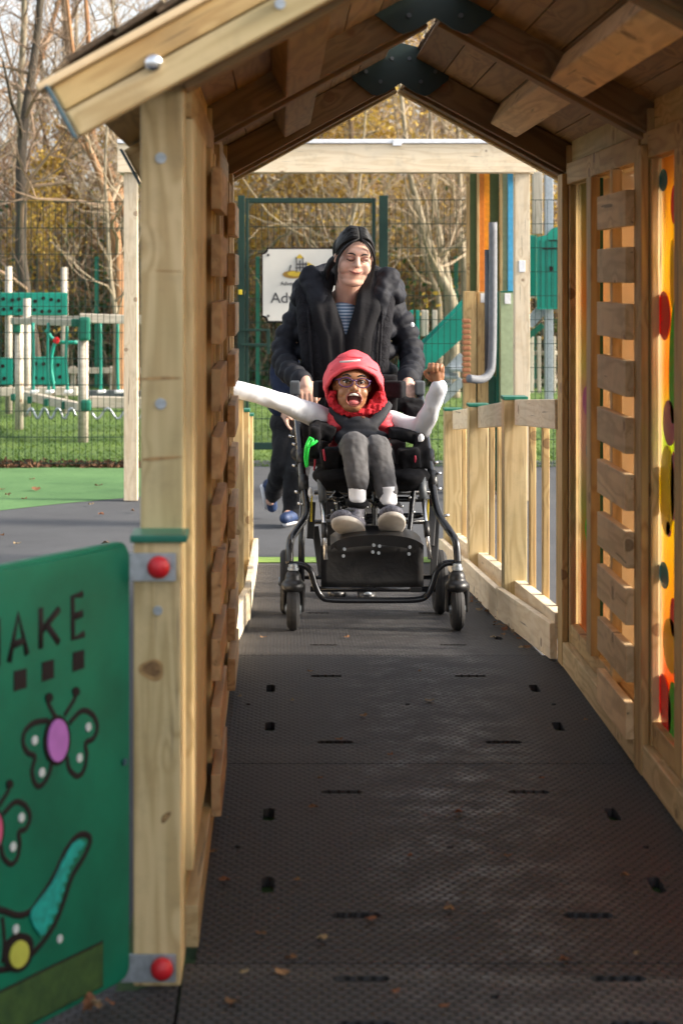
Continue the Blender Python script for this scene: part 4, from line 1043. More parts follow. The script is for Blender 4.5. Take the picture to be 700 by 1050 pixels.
# the rest of the wood
r2 = random.Random(11); keys = ['a', 'c', 'e', 'f', 'a', 'e', 'b', 'd']
for i in range(48):
    d = 28 + 24 * (i / 48) ** .9; px = r2.uniform(-260, 760); k = r2.choice(keys)
    tree(k, px, d, 'thin bare tree standing in the depth of the wood', 'bare trees in the depth of the wood', rz=r2.uniform(0, 6.28), s=r2.uniform(.8, 1.2))
for i in range(16):
    px = -60 + 44 * i + r2.uniform(-12, 12); d = r2.uniform(27.8, 32)
    tree('g' if i % 3 else 'y', px, d, 'leafy young tree in the hedge line behind the far fence', 'young trees along the edge of the wood', rz=r2.uniform(0, 6.28), s=r2.uniform(.6, .85), name='young_tree', lf='leaf_b')

# thicket: arching stems and leaves nobody could count
def thicket(name, label, n, x0, x1, y0, y1, hmax, mat, seed, r=.008):
    q = random.Random(seed); vs, fs = [], []
    for _ in range(n):
        y = q.uniform(y0, y1); x = q.uniform(x0, x1) * y / 28; h = hmax * q.uniform(.35, 1); a = q.uniform(0, 6.28); sp = q.uniform(.1, .6)
        p = Vector((x, y, GZ)); pts = [p]; dd = Vector((math.cos(a) * sp, math.sin(a) * sp, 1)).normalized()
        for i in range(5):
            pts.append(pts[-1] + dd * h / 5); dd = (dd + Vector((math.cos(a) * .18 + q.gauss(0, .15), math.sin(a) * .18 + q.gauss(0, .15), -.06))).normalized()
        tube_data(pts, [r * q.uniform(.8, 2.0) * (1 - .16 * i) for i in range(6)], 3, vs, fs, cap=False)
    o = link(name, mesh_py(name, vs, fs), mat); return tag(o, label, 'undergrowth', None, 'stuff')
def leafmass(name, label, n, x0, x1, y0, y1, hfun, mat, seed, s):
    q = random.Random(seed); vs, fs = [], []; k = 0
    while k < n:
        y = q.uniform(y0, y1); x = q.uniform(x0, x1) * y / 28; hm = hfun(x, y); z = GZ + abs(q.gauss(0, .5)) * hm
        if noise.noise(Vector((x * .9, y * .9, z * .9))) < -.08: continue
        add_leaf(vs, fs, Vector((x, y, z)), s * q.uniform(.6, 1.4), q); k += 1
    o = link(name, mesh_py(name, vs, fs), mat); return tag(o, label, 'undergrowth', None, 'stuff')
thicket('bramble_stems', 'tangle of thin brown stems at the edge of the wood', 2600, -6.5, 8, 27.4, 36, 3.6, M['twig'], 21)
thicket('bramble_stems', 'pale arching dead stems among the brambles', 900, -6.5, 8, 27.4, 33, 2.8, M['twig_p'], 22, .010)
thicket('far_wood', 'far thin stems closing the wood behind the trees', 2000, -7, 9, 38, 60, 4.8, M['twig'], 23, .016)
hf = lambda x, y: 2.3 + 1.2 * noise.noise(Vector((x * .4, y * .4, 3)))
leafmass('bramble_leaves', 'green ivy and bramble leaves low along the edge of the wood', 26000, -6.5, 8, 27.3, 31, lambda x, y: hf(x, y) * .75, M['leaf_g'], 31, .05)
leafmass('undergrowth_leaves', 'brown and rusty leaves of the undergrowth in the wood', 34000, -6.5, 8, 28, 36, hf, M['leaf_b'], 32, .06)
leafmass('far_leaves', 'brown leaf mass filling the far wood', 30000, -7, 9, 40, 58, lambda x, y: 3.4, M['leaf_b'], 33, .11)
leafmass('litter_strip', 'dead leaves gathered along the foot of the mesh fence', 2600, -6.5, -.9, 15.62, 15.95, lambda x, y: .035, M['litter'], 34, .022)
# grass blades near the fence
q = random.Random(5); vs, fs = [], []
for _ in range(26000):
    y = 15.75 + 9 * q.random() ** 1.6; x = q.uniform(-.19, .22) * y; 
    h = q.uniform(.010, .030); a = q.uniform(0, 6.28); i = len(vs); w_ = .008
    vs += [Vector((x - math.cos(a) * w_, y - math.sin(a) * w_, GZ - .012)), Vector((x + math.cos(a) * w_, y + math.sin(a) * w_, GZ - .012)), Vector((x + q.gauss(0, .02), y + q.gauss(0, .02), GZ - .012 + h))]; fs.append((i, i + 1, i + 2))
tag(link('grass', mesh_py('grass', vs, fs), leafmat('grass blade', [(.35, (.05, .115, .014)), (.65, (.14, .21, .03))], 1.0, .3)), 'short green lawn grass beyond the mesh fence', 'grass', None, 'stuff')

# ------------------------------------------------------------------ the special needs buggy
def skinmat(name, c, rough=.5, sss=.15, red=(.5, .1, .06)):
    m, nt, b = newmat(name); tc = N(nt, 'ShaderNodeTexCoord'); n = N(nt, 'ShaderNodeTexNoise', i_Scale=28.0, i_Detail=4.0)
    nt.links.new(tc.outputs['Object'], n.inputs['Vector'])
    r = ramp(nt, n.outputs[0], [(.3, tuple(x * .88 for x in c)), (.7, tuple(min(1, x * 1.1) for x in c))]); nt.links.new(r.outputs[0], b.inputs['Base Color'])
    b.inputs['Roughness'].default_value = rough; b.inputs['Subsurface Weight'].default_value = sss; b.inputs['Subsurface Radius'].default_value = (.012, .004, .002); b.inputs['Subsurface Scale'].default_value = .6
    return m
def cloth(name, c, rough=.85, sc=14, bs=.7, bd=.012, sheen=0, c2=None, spec=.3):
    m, nt, b = newmat(name); tc = N(nt, 'ShaderNodeTexCoord'); n = N(nt, 'ShaderNodeTexNoise', i_Scale=sc, i_Detail=5.0, i_Distortion=1.2); nt.links.new(tc.outputs['Object'], n.inputs['Vector'])
    r = ramp(nt, n.outputs[0], [(.3, tuple(x * .8 for x in c)), (.7, c2 or tuple(min(1, x * 1.2) for x in c))]); nt.links.new(r.outputs[0], b.inputs['Base Color'])
    b.inputs['Roughness'].default_value = rough; b.inputs['Sheen Weight'].default_value = sheen; b.inputs['Specular IOR Level'].default_value = spec
    bump(nt, b, n.outputs[0], bs, bd); return m
M['skin_w'] = skinmat('pale skin', (.60, .36, .27)); M['skin_b'] = skinmat('brown skin', (.30, .135, .065), .42, .08)
M['coat'] = cloth('black navy quilted coat', (.009, .010, .015), .72, 8, .5, .02, spec=.25)
M['fleece'] = cloth('black fleece', (.008, .008, .011), .95, 45, .8, .01)
M['scarf'] = cloth('black scarf', (.007, .007, .009), .95, 60, .4, .004)
M['hair'] = cloth('black hair', (.005, .0045, .005), .5, 60, .6, .004, spec=.3)
M['trouser_dark'] = cloth('black trousers', (.012, .012, .014), .85, 12, .7, .02)
M['navy'] = cloth('navy fleece jacket', (.012, .018, .042), .85, 14, .7, .02)
M['trainers'] = plain('blue trainer', (.012, .03, .09), .6, var=.5, scale=40)
M['sole'] = plain('off white sole', (.46, .42, .37), .7, var=.12, scale=30)
M['sleeve'] = cloth('white sleeve', (.60, .62, .67), .85, 7, .5, .012, c2=(.66, .68, .73))
M['red_coat'] = cloth('coral red gilet', (.70, .065, .085), .6, 20, .7, .01)
M['red_dark'] = cloth('red hood lining', (.50, .018, .03), .8, 40, .9, .01)
M['hood'] = cloth('coral hood', (.68, .075, .095), .65, 18, .35, .008)
M['grey_cloth'] = cloth('grey washed trousers', (.075, .075, .08), .9, 9, .45, .010, c2=(.105, .105, .112))
M['sock'] = plain('white sock', (.68, .68, .70), .85, bmp=.3)
M['shoe_grey'] = plain('grey mottled shoe', (.085, .085, .11), .6, var=.7, scale=90)
M['teeth'] = plain('teeth', (.75, .72, .66), .3); M['mouth'] = plain('mouth inside', (.10, .012, .012), .5); M['tongue'] = plain('tongue', (.50, .13, .13), .4)
M['lip_w'] = plain('pale lips', (.44, .20, .16), .5); M['lid'] = plain('eyelid skin', (.44, .25, .19), .5, bmp=0); M['lip_b'] = plain('brown lips', (.28, .08, .06), .4)
M['eye_white'] = plain('eye white', (.72, .70, .66), .25, bmp=0); M['iris'] = plain('dark iris', (.012, .008, .006), .15, bmp=0)
M['purple'] = plain('purple spectacle frame', (.05, .018, .09), .3)
m, nt, b = newmat('stripe'); tc = N(nt, 'ShaderNodeTexCoord'); wv = N(nt, 'ShaderNodeTexWave', i_Scale=22.0, wave_type='BANDS', bands_direction='Z'); nt.links.new(tc.outputs['Object'], wv.inputs[0])
rr = ramp(nt, wv.outputs[0], [(.45, (.07, .14, .24)), (.6, (.42, .50, .60))]); nt.links.new(rr.outputs[0], b.inputs['Base Color']); M['stripe'] = m

buggy = thing('special_needs_buggy', 'black tubular wheelchair buggy carrying the child in the red hood', 'wheelchair', (.36, 7.8, fz(7.8)))
BM, BP, BF = M['black_metal'], M['black_plastic'], M['black_fabric']
dF, dR = 7.40, 7.92
def mir(px): return 746 + (px - 373) * 0 - (px) + 20 if False else px
# side frames
for side, P in (('l', [(302.5, 398, 8.22), (305, 428, 8.08), (308.5, 470, 7.85), (311, 497, 7.72), (314, 520, 7.62), (312, 532, 7.58), (303, 545, 7.50), (297.5, 556, 7.44), (297, 578, 7.42)]),
                ('r', [(430, 400, 8.22), (434, 428, 8.08), (440, 470, 7.85), (443, 492, 7.72), (446, 515, 7.62), (451, 530, 7.56), (461, 545, 7.50), (467, 556, 7.44), (469, 578, 7.42)])):
    fr = tube('side_tube', [W(*p) for p in P], .0155, BM, buggy, 14, 5)
    # thicker collar joints
    for k in (2, 3): tube('tube_joint', [W(P[k][0], P[k][1] - 7, P[k][2] + .03), W(P[k][0] + (.8 if side == 'l' else .8), P[k][1] + 7, P[k][2] - .03)], .021, BP, fr, 14)
    s = -1 if side == 'l' else 1
    # chrome screws standing off the tube
    for (yy) in ((448, 456, 478, 505, 517) if side == 'l' else (475, 486, 502, 529)):
        k = min(range(len(P)), key=lambda i: abs(P[i][1] - yy)); x = P[k][0] + s * 4
        tube('screw', [W(x, yy, P[k][2]), W(x + s * 5, yy - 1, P[k][2])], .0055, M['silver'], buggy, 8)
    # handle stub and grip
    hx = 302.5 if side == 'l' else 430
    hp = tube('push_handle', [W(hx, 400, 8.22), W(hx, 409, 8.2)], .016, M['silver'], buggy, 12)
    box('handle_bracket', W(hx - 5, 0, 8.2).x, W(hx + 5, 0, 8.2).x, 8.17, 8.23, W(0, 405, 8.2).z, W(0, 390.5, 8.2).z, M['grey_grip'], hp, .008)
    # rear upright, seat link, second upright
    tube('rear_tube', [W(311 if side == 'l' else 443, 500, 7.95), W(309 if side == 'l' else 444, 560, 7.93), W(309 if side == 'l' else 446, 596, 7.93)], .014, BM, buggy, 12)
    # lower side rail from caster to rear wheel
    cx = 299 if side == 'l' else 468
    tube('lower_rail', [W(cx, 580, dF + .03), W(cx + (2 if side == 'l' else -2), 590, dR)], .013, BM, buggy, 12)
# front U bar
tube('front_bar', [W(*p) for p in ((297, 579, 7.43), (309, 579, 7.43), (318, 585, 7.43), (323, 600, 7.43), (329, 611, 7.43), (340, 615, 7.43), (383, 615.5, 7.43), (425, 615, 7.43), (437, 611, 7.43), (443, 600, 7.43), (448, 585, 7.43), (457, 577.5, 7.43), (469, 577.5, 7.43))], .0125, BM, buggy, 14, 5)
tube('cross_bar', [W(318, 604, 7.9), W(450, 604, 7.9)], .012, BM, buggy, 12)
box('rivet_plate', W(420, 0, 7.42).x, W(432, 0, 7.42).x, 7.41, 7.425, W(0, 607, 7.42).z, W(0, 602, 7.42).z, BP, buggy, .003)
# wheels
def wheel(px, d, r, wth, fork):
    c = W(px, 0, d); c.z = fz(d) + r + .001
    wl = thing('x', None, None) if False else None
    t = torus('wheel', c, (1, 0, 0), r - wth * .48, wth * .5, M['tyre'], buggy, 48, 14, 1.0)
    for s in (-1, 1): torus('tread', (c.x + s * wth * .18, c.y, c.z), (1, 0, 0), r - .006, .006, M['tyre'], t, 48, 8)
    disc_cyl('rim', c, (1, 0, 0), r - wth * .75, wth * .55, BP, t, 32, .004)
    for k in range(5):
        a = 2 * math.pi * k / 5; beam('spoke', c, c + Vector((0, math.cos(a), math.sin(a))) * (r - wth * .8), wth * .7, .014, BP, t, (1, 0, 0), .002)
    disc_cyl('hub', c, (1, 0, 0), .02, wth + .012, M['galv'], t, 20, .003)
    if fork:
        # hooded caster fork
        top = c + Vector((0, .0, r + .012))
        prims = [E(top + Vector((0, .0, .03)), (.032, .036, .034)), E(top + Vector((0, 0, .0)), (wth / 2 + .020, .058, .030))]
        for s in (-1, 1): prims += chain([top + Vector((s * (wth / 2 + .010), 0, .0)), c + Vector((s * (wth / 2 + .011), 0, .02)), c + Vector((s * (wth / 2 + .011), .0, -.004))], [.013, .010, .010])
        f = blob('fork', prims, .005, 3, BP, buggy)
        disc_cyl('fork_collar', top + Vector((0, 0, .066)), (0, 0, 1), .022, .012, M['galv'], f, 24, .002)
        disc_cyl('fork_collar', top + Vector((0, 0, .078)), (0, 0, 1), .018, .012, M['galv'], f, 24, .002)
    return t
wheel(300.5, dF, .082, .052, True); wheel(468.5, dF, .082, .052, True)
wheel(293, 7.98, .135, .05, False); wheel(450.5, 7.98, .135, .055, False)
tube('axle', [W(293, 592, 7.98), W(450, 592, 7.98)], .009, BM, buggy, 10)
# leg rest: telescopic rods, footplate, calf fabric
for a, b_, c_, d_ in (((329, 492), (331, 514), (333, 556), (334, 574)), ((432, 490), (434, 512), (438, 556), (440.5, 573))):
    r_ = tube('leg_rest_sleeve', [W(*a, 7.58), W(*b_, 7.53)], .0165, M['grey_grip'], buggy, 14)
    tube('leg_rest_rod', [W(*b_, 7.53), W(*d_, 7.42)], .0085, M['silver'], buggy, 12)
    m0 = W(*b_, 7.53).lerp(W(*d_, 7.42), .38); m1 = W(*b_, 7.53).lerp(W(*d_, 7.42), .64)
    tube('rod_clamp', [m0, m1], .0125, BP, buggy, 12)
ft = []
for k in range(25):
    t = k / 24; px = 339 + 95 * t; ft.append((px, 553 - 4.5 * math.sin(math.pi * t) + 3.0 * (abs(2 * t - 1) ** 6) * 2))
outl = [W(x, y, 7.25) for x, y in ft]; 
bm = bmesh.new(); rows = []
for i, p in enumerate(outl):
    back = Vector((p.x * .985 + .0055, 7.44, p.z + .012)); lipz = -.042 if 1 < i < 23 else -.02
    rows.append([bm.verts.new(v) for v in (back, p + Vector((0, .01, 0)), p, p + Vector((0, .004, lipz)), p + Vector((0, .012, lipz)), p + Vector((0, .018, -.010)), back + Vector((0, 0, -.012)))])
for i in range(24):
    for k in range(7): bm.faces.new((rows[i][k], rows[i + 1][k], rows[i + 1][(k + 1) % 7], rows[i][(k + 1) % 7]))
bm.faces.new(rows[0]); bm.faces.new(rows[-1][::-1]); bmesh.ops.recalc_face_normals(bm, faces=bm.faces)
fp = link('footplate', bm_mesh('footplate', bm, False), BP, buggy)
for x, y in ((353, 563), (352, 570), (383, 559), (382, 566), (389, 560), (388, 567), (420, 561), (419, 568)):
    disc_cyl('plate_bolt', W(x, y, 7.245), (0, -1, .1), .0065, .01, M['galv'], fp, 12, .002)
bm = bmesh.new()
grid = [[bm.verts.new(W(329 + (434 - 329) * i / 16 + (0 if j else 0), 560 + (602 - 560) * j / 6, 7.47 + .02 * math.sin(math.pi * j / 6) * math.sin(math.pi * i / 16) + .03)) for i in range(17)] for j in range(7)]
for j in range(6):
    for i in range(16): bm.faces.new((grid[j][i], grid[j][i + 1], grid[j + 1][i + 1], grid[j + 1][i]))
r_ = bmesh.ops.extrude_face_region(bm, geom=bm.faces[:]); bmesh.ops.translate(bm, vec=(0, .008, 0), verts=[v for v in r_['geom'] if isinstance(v, bmesh.types.BMVert)]); bmesh.ops.recalc_face_normals(bm, faces=bm.faces)
link('calf_apron', bm_mesh('calf_apron', bm, True), cloth('black canvas', (.014, .014, .015), .75, 5, .5, .02), buggy)
# seat unit
blob('seat_cushion', [Bx(W(380, 492, 7.72), (.205, .17, .028)), E(W(345, 487, 7.66), (.10, .15, .045)), E(W(415, 487, 7.66), (.10, .15, .045))], .008, 6, BF, buggy, lambda co: .006 * noise.noise(co * 20))
bk = blob('backrest', [Bx(W(370, 436, 8.10), (.155, .035, .22)), Bx(W(372, 470, 8.05), (.18, .05, .08))], .009, 8, BF, buggy, lambda co: .006 * noise.noise(co * 18))
blob('headrest', [Bx(W(368, 399, 8.08), (.165, .03, .028)), Bx(W(332, 399, 8.04), (.04, .035, .036), rotm(0, 0, 20)), Bx(W(404, 399, 8.04), (.045, .035, .036), rotm(0, 0, -20))], .006, 8, BF, buggy)
fab = lambda co: .007 * noise.noise(co * 16) + .004 * noise.noise(co * 40)
blob('shoulder_bag', [Bx(W(416, 415, 8.14), (.075, .04, .035), rotm(0, 12, 0)), Bx(W(424, 428, 8.12), (.045, .04, .05), rotm(0, 10, 0))], .007, 9, BF, buggy, fab)
for pts in ((Bx(W(322, 452, 7.74), (.022, .13, .065), rotm(0, 4, 0)), Bx(W(340, 470, 7.62), (.035, .05, .045), rotm(0, 8, 0)), Bx(W(331, 441, 7.86), (.05, .08, .035), rotm(0, 20, 0))),
            (Bx(W(432, 462, 7.74), (.022, .13, .065), rotm(0, -4, 0)), Bx(W(419, 470, 7.62), (.040, .05, .042), rotm(0, -8, 0)), Bx(W(415, 446, 7.80), (.07, .07, .022), rotm(0, 10, 0)))):
    blob('side_pad', list(pts), .007, 8, BF, buggy, fab)
tube('pad_piping', [W(331.5, 461, 7.58), W(332.5, 468, 7.57), W(334.5, 477, 7.58)], .005, M['red_piping'], buggy, 8, 4)
tube('pad_piping', [W(424.5, 462, 7.58), W(425.5, 470, 7.57), W(424.5, 478, 7.58)], .005, M['red_piping'], buggy, 8, 4)
tube('pad_piping', [W(322.5, 463, 7.7), W(323, 473, 7.68), W(322, 482, 7.7)], .004, M['red_piping'], buggy, 8, 4)
for a, b_ in (((322, 505), (446, 505)), ((322, 535), (446, 535))): tube('cross_bar', [W(*a, 7.86), W(*b_, 7.86)], .010, BM, buggy, 10)
# under-seat mechanism
prims = []
q = random.Random(4)
for k in range(16): prims.append(E(W(336 + 95 * q.random(), 508 + 26 * q.random(), 7.76 + .12 * q.random()), (q.uniform(.012, .035), .03, q.uniform(.008, .02))))
prims += [C(W(336, 512, 7.8), W(432, 512, 7.8), .012, .012), C(W(336, 530, 7.84), W(432, 528, 7.84), .011, .011), C(W(345, 500, 7.8), W(350, 560, 7.7), .012, .012), C(W(424, 500, 7.8), W(418, 560, 7.7), .012, .012), C(W(384, 500, 7.8), W(384, 600, 7.75), .014, .014)]
blob('seat_mechanism', prims, .006, 1, BM, buggy)
for x, y in ((344, 516), (352, 523), (412, 519), (424, 525), (376, 520), (372, 531), (420, 510)): ball('bolt', W(x, y, 7.72), .006, M['silver'], buggy)
for a, b_ in (((320, 515), (318, 552)), ((323, 540), (330, 590)), ((444, 520), (441, 560)), ((447, 530), (444, 590))):
    beam('side_strut', W(*a, 7.8), W(*b_, 7.7), .03, .012, BP, buggy, (0, 1, 0))
beam('strap_yellow' if False else 'side_strap', W(319.5, 508, 7.66), W(319, 535, 7.64), .008, .006, M['yellow_cord'], buggy, (0, 1, 0), .001)
beam('side_strap', W(439, 512, 7.66), W(438, 536, 7.64), .008, .006, M['yellow_cord'], buggy, (0, 1, 0), .001)
ball('buckle', W(431.5, 450, 7.62), .016, M['white_soft'], buggy, (.8, .5, 1.3)); ball('buckle', W(318, 505, 7.62), .013, M['white_soft'], buggy, (.7, .5, 1.7))
# calf straps holding the ankles
# green cord hanging from the frame
tube('cord', [W(*p) for p in ((318, 449, 7.60), (314, 458, 7.57), (313, 470, 7.57), (314.5, 479, 7.57))], .007, M['lanyard'], buggy, 8, 5)
tube('cord', [W(*p) for p in ((314, 459, 7.57), (320, 456, 7.56), (325, 452, 7.57))], .005, M['lanyard'], buggy, 8, 5)
tube('cord', [W(*p) for p in ((318, 449, 7.60), (321, 452, 7.56), (316, 460, 7.56), (315, 478, 7.57))], .005, M['lanyard'], buggy, 8, 5)

# ------------------------------------------------------------------ hands
def hand(wrist, dirn, palm_n, side, L=.17, curl=1.0, r=.0085, spread=.2):
    """prims for a hand; dirn: wrist to knuckles, palm_n: out of the palm, side: towards the thumb"""
    dirn = Vector(dirn).normalized(); pn = Vector(palm_n).normalized(); sd_ = Vector(side).normalized()
    W_ = L * .44; out = []
    palm = wrist + dirn * L * .27
    out.append(E(palm, (W_ * .5, L * .29, L * .11), Matrix((sd_, dirn, pn)).transposed()))
    out += [C(wrist - dirn * .01, palm, L * .14, L * .15)]
    lens = [.40, .45, .41, .32]
    for i in range(4):
        k = wrist + dirn * L * .5 + sd_ * W_ * (.38 - .255 * i); d0 = (dirn + sd_ * spread * (.3 - .2 * i)).normalized()
        ln = L * lens[i]; p = [k - dirn * L * .12, k]; ang = 0
        for seg, fr in enumerate((.45, .32, .25)):
            ang += curl * (R(48), R(62), R(40))[seg]
            v = d0 * math.cos(ang) + pn * math.sin(ang); p.append(p[-1] + v * ln * fr)
        out += chain(p, [r * 1.15, r * 1.15, r, r * .92, r * .8])
    t0 = wrist + dirn * L * .10 + sd_ * W_ * .38; t1 = t0 + (dirn * .6 + sd_ * .7 + pn * .3).normalized() * L * .2; t2 = t1 + (dirn * .75 + sd_ * .1 + pn * .6).normalized() * L * .17; t3 = t2 + (dirn * .5 - sd_ * .4 + pn * .7).normalized() * L * .13
    out += chain([t0, t1, t2, t3], [r * 1.35, r * 1.2, r * 1.05, r * .85])
    return out

# ------------------------------------------------------------------ the woman pushing
woman = thing('person', 'dark haired woman in a black padded coat and scarf pushing the buggy up the ramp', 'person', (.35, 8.7, fz(8.7)))
dH = 8.42
MT = None
HR = rotm(15, 5, 9)                       # head bowed and tipped
hc = W(363, 263.5, dH)
def HP(x, y, z): return hc + HR @ Vector((x, y, z))     # head space: -y is the face
prims = [E(HP(0, .018, .030), (.076, .094, .092), HR), E(HP(0, -.008, -.035), (.074, .074, .085), HR), E(HP(0, -.035, -.088), (.044, .042, .036), HR),
         E(HP(-.040, -.042, -.034), (.034, .034, .040), HR), E(HP(.040, -.042, -.034), (.034, .034, .040), HR),
         E(HP(0, -.054, -.104), (.030, .022, .018), HR), E(HP(0, -.062, .038), (.052, .028, .03), HR),
         C(HP(0, -.080, .022), HP(0, -.100, -.012), .009, .0125), E(HP(-.011, -.092, -.016), .0085), E(HP(.011, -.092, -.016), .0085),
         E(HP(-.032, -.072, .026), (.022, .012, .008), HR), E(HP(.032, -.072, .026), (.022, .012, .008), HR),
         E(HP(0, -.073, -.047), (.032, .014, .018), HR), E(HP(0, -.018, -.072), (.066, .062, .050), HR), E(HP(0, -.046, -.098), (.050, .036, .028), HR),
         E(HP(-.080, .012, -.008), (.009, .017, .031), HR), E(HP(.080, .012, -.008), (.009, .017, .031), HR),
         C(HP(0, .02, -.06), W(355, 309, 8.55), .056, .060), E(W(354, 320, 8.60), (.16, .09, .06))]
spine = [W(354, 318, 8.60), W(354, 360, 8.66), W(354, 420, 8.70), W(355, 455, 8.72)]
prims += [E(spine[1], (.16, .10, .17)), E(spine[2], (.15, .10, .17)), E(spine[3], (.17, .12, .12)), C(spine[0], spine[3], .11, .12)]
armL = [W(310, 316, 8.62), W(291, 368, 8.58), W(312, 391, 8.28)]; armR = [W(404, 316, 8.62), W(423, 366, 8.58), W(417, 391, 8.28)]
for A in (armL, armR): prims += chain([spine[0]] + A, [.06, .05, .037, .026])
prims += hand(W(313, 391, 8.27), (.12, -.75, -.55), (0, .45, -.9), (1, 0, 0), .175, .9, .0092)
prims += hand(W(418.5, 391, 8.27), (-.12, -.75, -.55), (0, .45, -.9), (-1, 0, 0), .175, .9, .0092)
fl, fr_ = Vector((.262, 8.72, fz(8.72))), Vector((.395, 8.62, fz(8.62)))
hips = [W(345, 457, 8.72), W(365, 457, 8.72)]
for h_, f_ in zip(hips, (fl, fr_)): prims += chain([h_, Vector(((h_.x + f_.x) / 2, 8.66, .28)), f_ + Vector((0, .06, .09))], [.085, .055, .036]) + [C(f_ + Vector((0, .06, .06)), f_ + Vector((0, -.10, .03)), .035, .028)]
wb = blob('body', prims, .0042, 3, M['skin_w'], woman)
# eyes cast down: lids with dark lash lines, brows, lips
for s in (-1, 1):
    bl = ball('eyelid', HP(s * .031, -.0705, .011), .0165, M['lid'], woman, (1.05, .72, .62))
    tube('lashes', [HP(s * .015, -.083, .007), HP(s * .023, -.0868, .002), HP(s * .034, -.0845, .001), HP(s * .047, -.074, .0055)], .0021, M['iris'], woman, 6, 4)
    tube('lid_crease', [HP(s * .016, -.0825, .016), HP(s * .030, -.0835, .020), HP(s * .045, -.074, .015)], .0012, M['lip_w'], woman, 6, 4)
    tube('eyebrow', [HP(s * .013, -.0875, .030), HP(s * .030, -.0875, .0365), HP(s * .049, -.073, .030)], [.0036, .0032, .0018], M['hair'], woman, 6, 4)
    ball('nostril', HP(s * .006, -.1005, -.024), .0028, M['mouth'], woman)
tube('lips', [HP(-.030, -.078, -.045), HP(-.010, -.0895, -.0465), HP(0, -.0905, -.048), HP(.010, -.0895, -.0465), HP(.030, -.078, -.043)], [.0012, .0030, .0026, .0030, .0012], M['lip_w'], woman, 8, 5)
tube('lips', [HP(-.024, -.081, -.050), HP(0, -.0895, -.056), HP(.024, -.081, -.0485)], [.0015, .0040, .0015], M['lip_w'], woman, 8, 5)
tube('mouth_line', [HP(-.031, -.079, -.0455), HP(-.012, -.092, -.051), HP(.012, -.092, -.0505), HP(.031, -.079, -.0435)], .0015, M['mouth'], woman, 6, 5)
# hair: centre parting, swept down both sides and tied low behind
prims = [E(HP(0, .028, .038), (.086, .098, .098), HR), E(HP(0, .055, .0), (.072, .07, .085), HR), E(HP(-.025, .11, -.05), (.045, .04, .08), HR)]
hair = blob('hair', prims, .005, 3, M['hair'], woman)
# carve the hairline by removing what lies in front of the face plane
bm = bmesh.new(); bm.from_mesh(hair.data); inv = HR.inverted(); hm = wmat(hair)
kill = []
for f in bm.faces:
    p = inv @ ((hm @ f.calc_center_median()) - hc)
    if p.y < -.02 and p.z < .088 - abs(p.x) * .45: kill.append(f)
    elif p.y < .0 and p.z < .0: kill.append(f)
bmesh.ops.delete(bm, geom=kill, context='FACES'); bm.to_mesh(hair.data); bm.free()
so = hair.modifiers.new('s', 'SOLIDIFY'); so.thickness = .006; so.offset = -1
def lock(pts, rs): return tube('hair_lock', pts, rs, M['hair'], hair, 8, 5)
q = random.Random(9)
for s in (-1, 1):
    for k in range(46):
        t = k / 45; g = lambda z_=.003: q.gauss(0, z_)
        lock([HP(s * .002, -.070 + .13 * t, .105 + .032 * math.sin(t * 2.6)), HP(s * (.036 + g()), -.068 + .12 * t, .101 + .026 * math.sin(t * 2.4) + g()), HP(s * (.068 + g()), -.048 + .10 * t, .064 + .016 * t + g()), HP(s * (.082 + g()), -.008 + .08 * t, .016 + g(.005)), HP(s * (.070 + g(.004)), .05 + .04 * t + g(.006), -.035 + g(.008))], [.002, q.uniform(.002, .0045), q.uniform(.002, .0045), q.uniform(.002, .004), .001])
    lock([HP(s * .004, -.072, .103), HP(s * .038, -.083, .084), HP(s * .064, -.072, .050), HP(s * .079, -.056, .005), HP(s * .083, -.050, -.045), HP(s * .080, -.056, -.10), HP(s * .078, -.062, -.145)], [.003, .0066, .0066, .0048, .0035, .0026, .001])
    for k in range(7):
        e = q.gauss(0, .006); f_ = q.uniform(-.02, .02)
        lock([HP(s * .004, -.072, .104), HP(s * (.042 + e * .5), -.080, .083), HP(s * (.072 + e * .5), -.060 + f_ * .5, .040), HP(s * (.086 + e), -.045 + f_, -.005), HP(s * (.086 + e), -.045 + f_, -.05 + e), HP(s * (.082 + 2 * e), -.05 + f_, -.10 + 2 * e)], [.0015, .0022, .0022, .0018, .0014, .0006])
lock([HP(.004, -.074, .102), HP(.032, -.091, .078), HP(.056, -.086, .040), HP(.068, -.078, -.005), HP(.070, -.074, -.05), HP(.066, -.074, -.09)], [.002, .0035, .0032, .0026, .002, .0008])
for k in range(12):
    a_ = q.uniform(-1.3, 1.3); lock([HP(.07 * math.sin(a_), -.02, .11 * math.cos(a_) + .012), HP(.085 * math.sin(a_), .0, .128 * math.cos(a_) + .012), HP(.095 * math.sin(a_ * 1.2), .03, .128 * math.cos(a_) + q.gauss(0, .01))], [.0008, .0010, .0004])
lock([HP(-.060, .06, -.02), HP(-.085, .07, -.05), HP(-.100, .07, -.09), HP(-.098, .06, -.13)], [.018, .020, .016, .006])
